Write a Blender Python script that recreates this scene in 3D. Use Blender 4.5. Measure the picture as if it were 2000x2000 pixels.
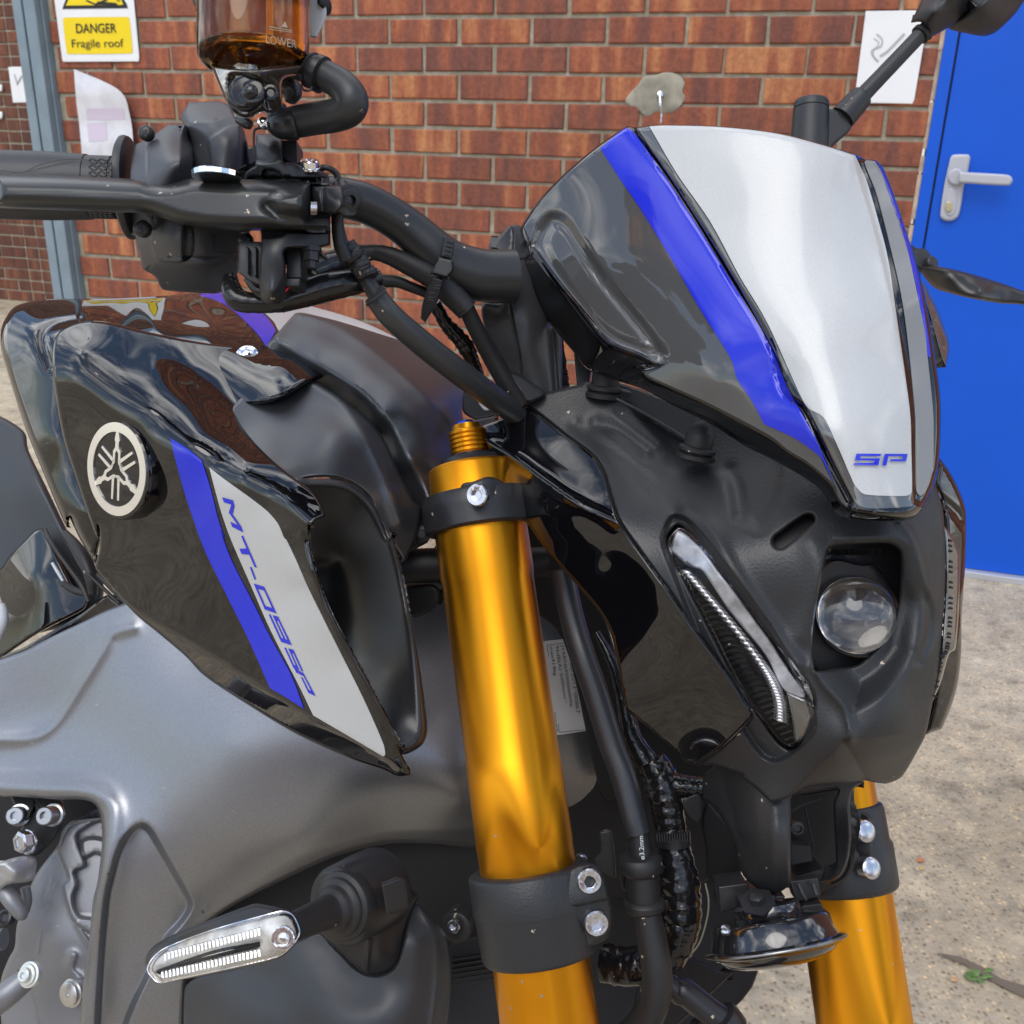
import bpy, bmesh, math, random
import numpy as np
from mathutils import Vector, Matrix
from mathutils.geometry import delaunay_2d_cdt, tessellate_polygon
for o in list(bpy.data.objects): bpy.data.objects.remove(o)
random.seed(7); rng = np.random.default_rng(7)
sc = bpy.context.scene; COL = sc.collection
R = math.radians
# ---------------------------------------------------------------- camera
FX = 1930.0; H = 1.22
th, ro = R(21.1), R(1.42)
cf = Vector((0, math.cos(th), -math.sin(th)))
r0 = Vector((1, 0, 0)); u0 = Vector((0, math.sin(th), math.cos(th)))
cr = r0*math.cos(ro) + u0*math.sin(ro); cu = u0*math.cos(ro) - r0*math.sin(ro)
EYE = Vector((0, 0, H))
cd = bpy.data.cameras.new('camera'); cam = bpy.data.objects.new('camera', cd); COL.objects.link(cam)
m = Matrix((cr, cu, -cf)).transposed().to_4x4(); m.translation = EYE; cam.matrix_world = m
cd.sensor_width = 36; cd.lens = 36*FX/2000; cd.clip_start = .02; cd.clip_end = 500
cd.dof.use_dof = True; cd.dof.focus_distance = .56; cd.dof.aperture_fstop = 26
sc.camera = cam
# ---------------------------------------------------------------- light
w = bpy.data.worlds.new('World'); sc.world = w; w.use_nodes = True
nt = w.node_tree; nt.nodes.clear(); L = nt.links.new; N = nt.nodes.new
SUN_EL, SUN_AZ = R(58), R(205)     # azimuth measured clockwise from +Y: behind the photographer, a little left
sky = N('ShaderNodeTexSky'); sky.sky_type = 'NISHITA'; sky.sun_disc = False
sky.sun_elevation = SUN_EL; sky.sun_rotation = SUN_AZ
tc = N('ShaderNodeTexCoord'); mp = N('ShaderNodeMapping'); mp.inputs['Scale'].default_value = (1, 1, 2.2)
mp.inputs['Location'].default_value = (.3, .1, .2)
nz = N('ShaderNodeTexNoise'); nz.inputs['Scale'].default_value = 2.1; nz.inputs['Detail'].default_value = 9; nz.inputs['Roughness'].default_value = .58
rp = N('ShaderNodeValToRGB'); rp.color_ramp.elements[0].position = .46; rp.color_ramp.elements[1].position = .60
nz2 = N('ShaderNodeTexNoise'); nz2.inputs['Scale'].default_value = 5; nz2.inputs['Detail'].default_value = 6
rp2 = N('ShaderNodeValToRGB'); rp2.color_ramp.elements[0].color = (7, 7.2, 7.6, 1); rp2.color_ramp.elements[1].color = (15, 15, 15, 1)
rp2.color_ramp.elements[0].position = .35; rp2.color_ramp.elements[1].position = .65
mx = N('ShaderNodeMixRGB'); bg = N('ShaderNodeBackground'); ow = N('ShaderNodeOutputWorld')
bg.inputs['Strength'].default_value = .12
L(tc.outputs['Generated'], mp.inputs['Vector']); L(mp.outputs[0], nz.inputs['Vector']); L(mp.outputs[0], nz2.inputs['Vector'])
L(nz.outputs['Fac'], rp.inputs[0]); L(nz2.outputs['Fac'], rp2.inputs[0])
L(rp.outputs[0], mx.inputs[0]); L(sky.outputs[0], mx.inputs[1]); L(rp2.outputs[0], mx.inputs[2])
L(mx.outputs[0], bg.inputs[0]); L(bg.outputs[0], ow.inputs[0])
sl = bpy.data.lights.new('sun', 'SUN'); sun = bpy.data.objects.new('sun', sl); COL.objects.link(sun)
sl.energy = .9; sl.angle = R(40); sl.color = (1, .96, .9)
sd = Vector((math.sin(SUN_AZ)*math.cos(SUN_EL), math.cos(SUN_AZ)*math.cos(SUN_EL), math.sin(SUN_EL)))
sun.rotation_euler = sd.to_track_quat('Z', 'Y').to_euler(); sun.location = sd*5
sc.view_settings.view_transform = 'Standard'; sc.view_settings.look = 'None'
sc.view_settings.exposure = 0.82; sc.view_settings.gamma = 1
sc.render.engine = 'CYCLES'; sc.cycles.max_bounces = 10
# ---------------------------------------------------------------- helpers
def W(px, py, z):
    return EYE + cf*z + cr*((px-1000)/FX*z) - cu*((py-1000)/FX*z)
CR = dict(T=(0, 0, .2588), U=(350, 0, .2588), H=(600, 350, .2588), A=(0, 550, .2588), B=(400, 550, .2588), C=(0, 1000, .2588),
          D=(400, 1000, .2588), E=(0, 1500, .2588), F=(1000, 650, .2588), G=(1500, 800, .2588), I=(1000, 1100, .2588),
          J=(1450, 1100, .2588), K=(250, 1600, .3364), L=(850, 1500, .2588), M=(1300, 1500, .2588), N=(1500, 0, .2588),
          S=(1000, 200, .2588), V=(0, 1200, .4658), X=(0, 550, .5175), Y=(900, 700, .5435), Z=(1300, 0, .3623), P=(0, 0, 1), O=(1000, 1050, .2070),
          Q=(1500, 1100, .4658))
def q(k, pts):
    """points measured on a magnified crop -> picture units; a 4th value (a radius) is scaled too"""
    ox, oy, s = CR[k]; out = []
    for p in pts:
        a = [ox+p[0]*s, oy+p[1]*s] + list(p[2:])
        if len(a) == 4: a[3] *= s
        out.append(tuple(a))
    return out
def q1(k, x, y): return q(k, [(x, y)])[0]
BASE = Vector((.05, .75, 0))
def put(name, geo, mt, parent=None, base=None, smooth=True, sharp=38, bevel=0, attr=None):
    v, f = geo
    b = base if base is not None else (BASE if parent is not None else Vector((0, 0, 0)))
    me = bpy.data.meshes.new(name)
    me.from_pydata([tuple(Vector(p)-b) for p in v], [], f)
    bm = bmesh.new(); bm.from_mesh(me)
    bmesh.ops.remove_doubles(bm, verts=bm.verts, dist=1e-6)
    if bevel:
        es = [e for e in bm.edges if len(e.link_faces) == 2 and e.calc_face_angle(0) > R(30)]
        bmesh.ops.bevel(bm, geom=es, offset=bevel, segments=3, profile=.6, affect='EDGES', clamp_overlap=True)
    bmesh.ops.recalc_face_normals(bm, faces=bm.faces)
    for fc in bm.faces: fc.smooth = smooth
    for e in bm.edges:
        if len(e.link_faces) != 2 or e.calc_face_angle(0) > R(sharp): e.smooth = False
    bm.to_mesh(me); bm.free(); me.update()
    if NORM and smooth:
        cn = me.corner_normals; out = []; hit = False
        vn = [NORM.get((round(v.co.x+b.x, 5), round(v.co.y+b.y, 5), round(v.co.z+b.z, 5))) for v in me.vertices]
        for p in me.polygons:
            for li in p.loop_indices:
                n_ = vn[me.loops[li].vertex_index]
                if n_ is not None and p.normal.dot(Vector(n_)) > .35: out.append(n_); hit = True
                else: out.append(tuple(cn[li].vector))
        if hit: me.normals_split_custom_set(out)
    NORM.clear()
    me.materials.append(mt)
    o = bpy.data.objects.new(name, me); COL.objects.link(o)
    if parent is not None: o.parent = parent
    elif base is not None: o.location = base
    return o
def join(*gs):
    V, Fc = [], []
    for v, f in gs:
        n = len(V); V += list(v); Fc += [tuple(i+n for i in t) for t in f]
    return V, Fc
def spline(P, sub=8, closed=False):
    """Catmull-Rom through the points; a point whose last item is 'c' is a corner"""
    cs = [p[-1] == 'c' for p in P]
    A = [np.array([float(t) for t in (p[:-1] if p[-1] == 'c' else p)]) for p in P]
    n = len(A); out = []
    for i in range(n if closed else n-1):
        p1, p2 = A[i], A[(i+1) % n]
        p0 = A[(i-1) % n] if (closed or i > 0) else 2*p1-p2
        p3 = A[(i+2) % n] if (closed or i < n-2) else 2*p2-p1
        if cs[i]: p0 = 2*p1-p2
        if cs[(i+1) % n]: p3 = 2*p2-p1
        # limit overshoot for uneven spacing
        d = np.linalg.norm(p2[:2]-p1[:2])+1e-9
        m1 = (p2-p0)/2; m2 = (p3-p1)/2
        for mm in (m1, m2):
            l = np.linalg.norm(mm[:2])
            if l > 1.3*d: mm *= 1.3*d/l
        for k in range(sub):
            t = k/sub; t2 = t*t; t3 = t2*t
            out.append((2*t3-3*t2+1)*p1 + (t3-2*t2+t)*m1 + (-2*t3+3*t2)*p2 + (t3-t2)*m2)
    if not closed: out.append(A[-1])
    return out
def tube(P, seg=20, sub=8, caps=True, wr=0, flat=1):
    S = spline(P, sub)
    if wr:
        pass
    C3 = [W(p[0], p[1], p[2]) for p in S]; rr = [p[3]*p[2]/FX for p in S]
    V, Fc = [], []; up = None
    for i, c in enumerate(C3):
        t = (C3[min(i+1, len(C3)-1)]-C3[max(i-1, 0)]).normalized()
        if up is None: up = t.cross(cf).normalized()
        up = (up - t*up.dot(t)).normalized(); sd_ = t.cross(up)
        ph = i*1.7; am = .5+.5*math.sin(i*2.4+math.sin(i*.9)*2)
        for k in range(seg):
            a = 2*math.pi*k/seg
            r_ = rr[i]*(1+wr*(math.sin(a*3+ph)*.5+am-.5))
            V.append(c + up*(math.cos(a)*r_) + sd_*(math.sin(a)*r_*flat))
    for i in range(len(C3)-1):
        for k in range(seg):
            a, b = i*seg+k, i*seg+(k+1) % seg
            Fc.append((a, b, b+seg, a+seg))
    if caps:
        Fc.append(tuple(range(seg))[::-1]); Fc.append(tuple((len(C3)-1)*seg+k for k in range(seg)))
    return V, Fc
def lathe(a, b, prof, seg=48, hexa=False):
    """axis from a to b (px,py,z); prof = [(t, r)] t and r in picture units at the depth of a, t along the axis"""
    A, B = W(*a), W(*b); ax = (B-A).normalized(); s = a[2]/FX
    x = ax.cross(cf); x = x.normalized() if x.length > 1e-3 else ax.cross(cu).normalized()
    y = ax.cross(x); V, Fc = [], []
    for t, r_ in prof:
        for k in range(seg):
            an = 2*math.pi*(k+.5)/seg
            V.append(A + ax*(t*s) + (x*math.cos(an)+y*math.sin(an))*(max(r_, .01)*s))
    for i in range(len(prof)-1):
        for k in range(seg):
            p, q_ = i*seg+k, i*seg+(k+1) % seg
            Fc.append((p, q_, q_+seg, p+seg))
    Fc.append(tuple(range(seg))); n = (len(prof)-1)*seg; Fc.append(tuple(n+k for k in range(seg)))
    return V, Fc
def face_lathe(px, py, z, prof, nx=0, ny=0, seg=32):
    """lathe whose axis points at the viewer, tilted by nx, ny; t grows towards the viewer"""
    A = W(px, py, z); d = (-cf + cr*nx + cu*ny).normalized()*.01
    B = A+d; v = B-EYE; zb = v.dot(cf)
    b = (1000+v.dot(cr)/zb*FX, 1000-v.dot(cu)/zb*FX, zb)
    return lathe((px, py, z), b, prof, seg)
def prism(P, vec, inset=None):
    """polygon P of (px,py,z) pushed by vec (right, up, depth in metres)"""
    a = [W(*p[:3]) for p in P]; d = cr*vec[0]+cu*vec[1]+cf*vec[2]
    b = [p+d for p in a]; n = len(a)
    f = [tuple(range(n)), tuple(range(2*n-1, n-1, -1))] + [(i, i+n, (i+1) % n+n, (i+1) % n) for i in range(n)]
    return a+b, f
# ---- relief: a moulded panel with its own depth, rounded edge and thickness
SMOOTH = 1.2e-3
def LN(f, line, wd, offs, closed=False):
    f.lines = [(line, wd, offs, closed)]; return f
def tps(ctrl):
    C = np.array([c[:3] for c in ctrl], float); c0 = C[:, :2].mean(0); ext = max(60., np.ptp(C[:, :2], axis=0).max()); X = (C[:, :2]-c0)/ext
    def U(d2): return .5*d2*np.log(d2+1e-12)
    n = len(C); d2 = ((X[:, None]-X[None])**2).sum(-1)
    K = U(d2) + np.eye(n)*(SMOOTH if n > 6 else 1e-5); Pm = np.hstack([np.ones((n, 1)), X])
    if n < 4:
        c = np.linalg.lstsq(Pm, C[:, 2], rcond=None)[0]
        return lambda x, y: c[0]+c[1]*(x-c0[0])/ext+c[2]*(y-c0[1])/ext
    Mx = np.block([[K, Pm], [Pm.T, np.zeros((3, 3))]])
    s = np.linalg.solve(Mx, np.concatenate([C[:, 2], np.zeros(3)]))
    def f(x, y):
        p = (np.stack([np.asarray(x, float), np.asarray(y, float)], -1)-c0)/ext
        d = ((p[..., None, :]-X)**2).sum(-1)
        return U(d)@s[:n] + s[n] + p[..., 0]*s[n+1] + p[..., 1]*s[n+2]
    return f
def dist(x, y, poly, closed=True):
    P = np.array([p[:2] for p in poly], float); Q_ = np.roll(P, -1, 0)
    if not closed: P, Q_ = P[:-1], Q_[:-1]
    x = np.asarray(x, float)[..., None]; y = np.asarray(y, float)[..., None]
    d = Q_-P; l2 = (d**2).sum(1)+1e-9
    t = np.clip(((x-P[:, 0])*d[:, 0]+(y-P[:, 1])*d[:, 1])/l2, 0, 1)
    return np.sqrt((x-P[:, 0]-t*d[:, 0])**2+(y-P[:, 1]-t*d[:, 1])**2).min(-1)
def inside(x, y, poly):
    P = np.array([p[:2] for p in poly], float); Q_ = np.roll(P, -1, 0)
    x = np.asarray(x, float)[..., None]; y = np.asarray(y, float)[..., None]
    c = ((P[:, 1] > y) != (Q_[:, 1] > y)) & (x < (Q_[:, 0]-P[:, 0])*(y-P[:, 1])/(Q_[:, 1]-P[:, 1]+1e-12)+P[:, 0])
    return c.sum(-1) % 2 == 1
def sm(t): t = np.clip(t, 0, 1); return t*t*(3-2*t)
def f_step(poly, h, wd):          # inside the outline the surface sinks by h (metres) over wd
    P = spline(poly, 6, True)
    return LN(lambda x, y: h*sm((np.where(inside(x, y, P), 1, -1)*dist(x, y, P)+wd/2)/wd), P, wd, (-.5, -.25, 0, .25, .5), True)
def f_dish(poly, h, wd):          # sinks from the outline inwards
    P = spline(poly, 6, True)
    return lambda x, y: h*sm(np.where(inside(x, y, P), 1, 0)*dist(x, y, P)/wd)
def f_fold(poly, line, slope, soft=6):      # inside poly the surface turns away from line
    P = spline(poly, 6, True); Ln = spline(line, 6)
    def g(x, y):
        d = dist(x, y, Ln, False); ins = inside(x, y, P)
        return np.where(ins, slope*(np.sqrt(d*d+soft*soft)-soft), 0)
    return LN(g, Ln, soft, (-1.2, 0, .6, 1.5))
def f_ridge(line, h, wd):         # a rounded ridge (h<0 towards the viewer) or groove (h>0)
    Ln = spline(line, 6)
    return LN(lambda x, y: h*np.exp(-(dist(x, y, Ln, False)/wd)**2), Ln, wd, (-1.4, -.7, 0, .7, 1.4))
def f_crease(line, h, wd):
    Ln = spline(line, 6)
    def g(x, y):
        d = dist(x, y, Ln, False)/wd
        return h*np.exp(-3.2*np.power(d*d+.0004, .75))
    return LN(g, Ln, wd, (-.5, -.22, 0, .22, .5))
def resample(S, cell):
    out = []
    n = len(S)
    for i in range(n):
        a, b = np.array(S[i][:2]), np.array(S[(i+1) % n][:2]); l = np.linalg.norm(b-a)
        if l < .6: continue
        k = max(1, int(round(l/cell)))
        for j in range(k): out.append(a+(b-a)*j/k)
    return out
NORM = {}
def relief(outline, ctrl, holes=(), feats=(), cell=7, rnd=(8, .003), thick=.004, dz=0, zf=None, sub=6, raw=False):
    O = resample(spline(outline, sub, True), cell) if not raw else resample([np.array(p[:2]) for p in outline], cell)
    Hs = [resample(spline(h, sub, True), cell) for h in holes]
    base = tps(ctrl) if zf is None else zf
    A = np.array(O)
    loops = [O]+Hs
    x0, y0 = A.min(0); x1, y1 = A.max(0)
    gx, gy = np.meshgrid(np.arange(x0, x1+cell, cell), np.arange(y0, y1+cell, cell*.866))
    gx = gx+(np.arange(gx.shape[0])[:, None] % 2)*cell*.5
    pts = np.stack([gx.ravel(), gy.ravel()], -1)
    ok = inside(pts[:, 0], pts[:, 1], O)
    for h in Hs: ok &= ~inside(pts[:, 0], pts[:, 1], h)
    pts = pts[ok]
    fe = []
    for f in feats:
        for (ln_, wd_, offs_, cl__) in getattr(f, 'lines', []):
            l2 = [np.array(p[:2]) for p in ln_]
            rs_l = resample(l2, cell*.75) if cl__ else resample(l2, cell*.75)[:-max(1, int(np.linalg.norm(l2[-1]-l2[0])/(cell*.75)))]
            if len(rs_l) < 3: continue
            B_ = np.array(rs_l); t = np.roll(B_, -1, 0)-np.roll(B_, 1, 0)
            if not cl__: t[0] = B_[1]-B_[0]; t[-1] = B_[-1]-B_[-2]
            t /= np.linalg.norm(t, axis=1)[:, None]+1e-9
            nn = np.stack([-t[:, 1], t[:, 0]], -1)
            for o_ in offs_:
                c_ = B_+nn*wd_*o_; fe.append(c_[dist(c_[:, 0], c_[:, 1], B_, cl__) > abs(wd_*o_)*.9-.01])
    if fe:
        fe = np.vstack(fe); k = inside(fe[:, 0], fe[:, 1], O)
        for h in Hs: k &= ~inside(fe[:, 0], fe[:, 1], h)
        fe = fe[k]
        if len(fe):
            dd = np.min([dist(fe[:, 0], fe[:, 1], l) for l in loops], 0); fe = fe[dd > cell*.4]
            keep = np.ones(len(pts), bool)
            for a_ in range(0, len(pts), 2000):
                P__ = pts[a_:a_+2000]; keep[a_:a_+2000] = (((P__[:, None]-fe[None])**2).sum(-1)).min(1) > (cell*.45)**2 if len(fe) else True
            pts = pts[keep]
            # thin out feature points that crowd each other
            cellk = {}
            for p_ in fe:
                kk = (int(p_[0]/1.6), int(p_[1]/1.6)); cellk.setdefault(kk, p_)
            fe = np.array(list(cellk.values()))
    de = np.min([dist(pts[:, 0], pts[:, 1], l) for l in loops], 0)
    rw = rnd[0]
    pts = pts[de > max(cell*.55, rw if rw < cell*2.5 else cell*.55)]
    extra = []
    if rw:
        for li, lp in enumerate(loops):
            B_ = np.array(lp); t = np.roll(B_, -1, 0)-np.roll(B_, 1, 0); t /= np.linalg.norm(t, axis=1)[:, None]+1e-9
            nn = np.stack([-t[:, 1], t[:, 0]], -1)
            for fr in ((.1, .3, .6, 1) if rw < cell*2.5 else (2/rw, 5/rw)):
                for sg in (1, -1):
                    c = B_+nn*rw*fr*sg
                    k = inside(c[:, 0], c[:, 1], O)
                    for h in Hs: k &= ~inside(c[:, 0], c[:, 1], h)
                    dd = np.min([dist(c[:, 0], c[:, 1], l) for l in loops], 0)
                    extra.append(c[k & (dd > rw*fr*.9)])
    if extra: pts = np.vstack([pts]+extra)
    if len(fe): pts = np.vstack([pts, fe])
    allp = [Vector(p) for p in O]; edges = [(i, (i+1) % len(O)) for i in range(len(O))]
    for h in Hs:
        n = len(allp); allp += [Vector(p) for p in h]; edges += [(n+i, n+(i+1) % len(h)) for i in range(len(h))]
    allp += [Vector(p) for p in pts]
    vo, eo, fo, *_ = delaunay_2d_cdt(allp, edges, [], 0, 1e-4)
    V2 = np.array([tuple(v) for v in vo]); Fa = np.array([tuple(f) for f in fo if len(f) == 3])
    cen = V2[Fa].mean(1); k = inside(cen[:, 0], cen[:, 1], O)
    for h in Hs: k &= ~inside(cen[:, 0], cen[:, 1], h)
    Fa = Fa[k]
    x, y = V2[:, 0], V2[:, 1]
    def full(x, y):
        z = base(x, y)
        for f in feats: z = z+f(x, y)
        d = None
        if rnd[1]:
            d = np.min([dist(x, y, l) for l in loops], 0); t = np.clip(d/max(rw, 1e-6), 0, 1)
            z = z+rnd[1]*(1-np.sqrt(1-(1-t)**2))
        return z+dz, d
    z, dd_ = full(x, y)
    P3 = [W(*p) for p in zip(x, y, z)]
    # vertex normals towards the viewer
    nrm = np.zeros((len(P3), 3)); PA = np.array([tuple(p) for p in P3])
    a, b, c = PA[Fa[:, 0]], PA[Fa[:, 1]], PA[Fa[:, 2]]; fn = np.cross(b-a, c-a)
    s = np.sign((fn*(np.array(tuple(EYE))-a)).sum(1)); fn *= s[:, None]
    Fa2 = [tuple(t) if sg > 0 else tuple(t[::-1]) for t, sg in zip(Fa.tolist(), s)]
    for j in range(3): np.add.at(nrm, Fa[:, j], fn)
    nrm /= np.linalg.norm(nrm, axis=1)[:, None]+1e-12
    e = .6; zx, _ = full(x+e, y); zy, _ = full(x, y+e)
    C0, RX, UY = (np.array(tuple(v_)) for v_ in (cf, cr, cu))
    def w3(x_, y_, z_): return C0*z_[:, None]+RX*((x_-1000)/FX*z_)[:, None]-UY*((y_-1000)/FX*z_)[:, None]
    Pb = w3(x, y, z); na = np.cross(w3(x, y+e, zy)-Pb, w3(x+e, y, zx)-Pb); na /= np.linalg.norm(na, axis=1)[:, None]+1e-12
    na *= np.sign(-(na*Pb).sum(1))[:, None]
    okn = (na*nrm).sum(1) > .6
    if dd_ is not None: okn &= dd_ > max(.8, .12*rw)
    for i in np.nonzero(okn)[0]: NORM[(round(P3[i][0], 5), round(P3[i][1], 5), round(P3[i][2], 5))] = tuple(na[i])
    if not thick: return P3, Fa2
    avg = nrm.mean(0); avg /= np.linalg.norm(avg)
    bk = PA - (nrm*.5+avg*.5)*thick
    n = len(P3); V = P3+[Vector(p) for p in bk]
    Fc = Fa2+[tuple(i+n for i in t[::-1]) for t in Fa2]
    cnt = {}
    for t in Fa2:
        for i in range(3):
            e = (t[i], t[(i+1) % 3]); cnt[e] = 1
    for (i, j) in list(cnt):
        if (j, i) not in cnt: Fc.append((j, i, i+n, j+n))
    return V, Fc
def surf(ctrl, feats=(), rnd=None, outline=None):
    b = tps(ctrl)
    O = resample(spline(outline, 6, True), 8) if outline is not None else None
    def f(x, y):
        z = b(x, y)
        for g in feats: z = z+g(x, y)
        if rnd:
            t = np.clip(dist(x, y, O)/rnd[0], 0, 1); z = z+rnd[1]*(1-np.sqrt(1-(1-t)**2))
        return z
    return f
def decal(outline, zf, off=.0004, cell=7, thick=.0003, sub=5):
    return relief(outline, None, zf=lambda x, y: zf(x, y)-off, cell=cell, rnd=(0, 0), thick=thick, sub=sub)
def poly2d(loops, zf, off=.0004):     # small flat shapes (letters): list of outlines in picture units
    gs = []
    for lp in loops:
        A = np.array([p[:2] for p in lp], float); z = zf(A[:, 0], A[:, 1])-off
        v = [W(*p) for p in zip(A[:, 0], A[:, 1], z)]
        tr = tessellate_polygon([[Vector((p[0], p[1], 0)) for p in A]])
        f = []
        for t in tr:
            n = (v[t[1]]-v[t[0]]).cross(v[t[2]]-v[t[0]])
            f.append(tuple(t) if n.dot(EYE-v[t[0]]) > 0 else tuple(t[::-1]))
        gs.append((v, f))
    return join(*gs)
GL = {'S': [[(0, .8), (1, .8), (1, 1), (0, 1)], [(0, .42), (.2, .42), (.2, .8), (0, .8)], [(.2, .42), (1, .42), (1, .6), (.2, .6)],
            [(.8, .2), (1, .2), (1, .42), (.8, .42)], [(0, 0), (1, 0), (1, .2), (0, .2)]],
      'P': [[(0, 0), (.18, 0), (.18, 1), (0, 1)], [(.18, .8), (1, .8), (1, 1), (.18, 1)], [(.82, .36), (1, .36), (1, .8), (.82, .8)],
            [(.3, .36), (.82, .36), (.82, .54), (.3, .54)]],
      '0': [[(0, 0), (.17, 0), (.17, 1), (0, 1)], [(.17, .8), (.83, .8), (.83, 1), (.17, 1)], [(.83, 0), (1, 0), (1, 1), (.83, 1)],
            [(.17, 0), (.83, 0), (.83, .2), (.17, .2)]],
      '9': [[(0, .8), (.83, .8), (.83, 1), (0, 1)], [(0, .42), (.17, .42), (.17, .8), (0, .8)], [(.17, .42), (.83, .42), (.83, .6), (.17, .6)],
            [(.83, 0), (1, 0), (1, 1), (.83, 1)], [(0, 0), (.83, 0), (.83, .2), (0, .2)]],
      'T': [[(0, .78), (1, .78), (1, 1), (0, 1)], [(.4, 0), (.6, 0), (.6, .78), (.4, .78)]],
      '-': [[(0, .4), (1, .4), (1, .6), (0, .6)]],
      'M': [[(0, 0), (.17, 0), (.17, 1), (0, 1)], [(.83, 0), (1, 0), (1, 1), (.83, 1)], [(.17, 1), (.17, .7), (.5, .15), (.5, .5)], [(.5, .5), (.5, .15), (.83, .7), (.83, 1)]]}
def glyph(ch, bl, br, tl, tr=None):
    bl, br, tl = map(np.array, (bl, br, tl)); tr = np.array(tr) if tr is not None else br+tl-bl
    return [[tuple((1-u)*(1-v)*bl+u*(1-v)*br+(1-u)*v*tl+u*v*tr) for u, v in lp] for lp in GL[ch]]
def text2d(s, bl, br, tl, zf, off=.0004, bold=0):
    cu_ = bpy.data.curves.new('t', 'FONT'); cu_.body = s; cu_.offset = bold
    o = bpy.data.objects.new('t', cu_); COL.objects.link(o)
    bpy.context.view_layer.update()
    me = bpy.data.meshes.new_from_object(o.evaluated_get(bpy.context.evaluated_depsgraph_get()))
    V = np.array([v.co[:2] for v in me.vertices]); f = [tuple(p.vertices) for p in me.polygons]
    bpy.data.objects.remove(o); bpy.data.curves.remove(cu_); bpy.data.meshes.remove(me)
    mn, mxx = V.min(0), V.max(0); U_ = (V-mn)/(mxx-mn)
    bl, br, tl = map(np.array, (bl, br, tl))
    P = bl+U_[:, :1]*(br-bl)+U_[:, 1:]*(tl-bl)
    z = zf(P[:, 0], P[:, 1])-off
    return [W(*p) for p in zip(P[:, 0], P[:, 1], z)], f
def shell(g, n): return g
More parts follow.
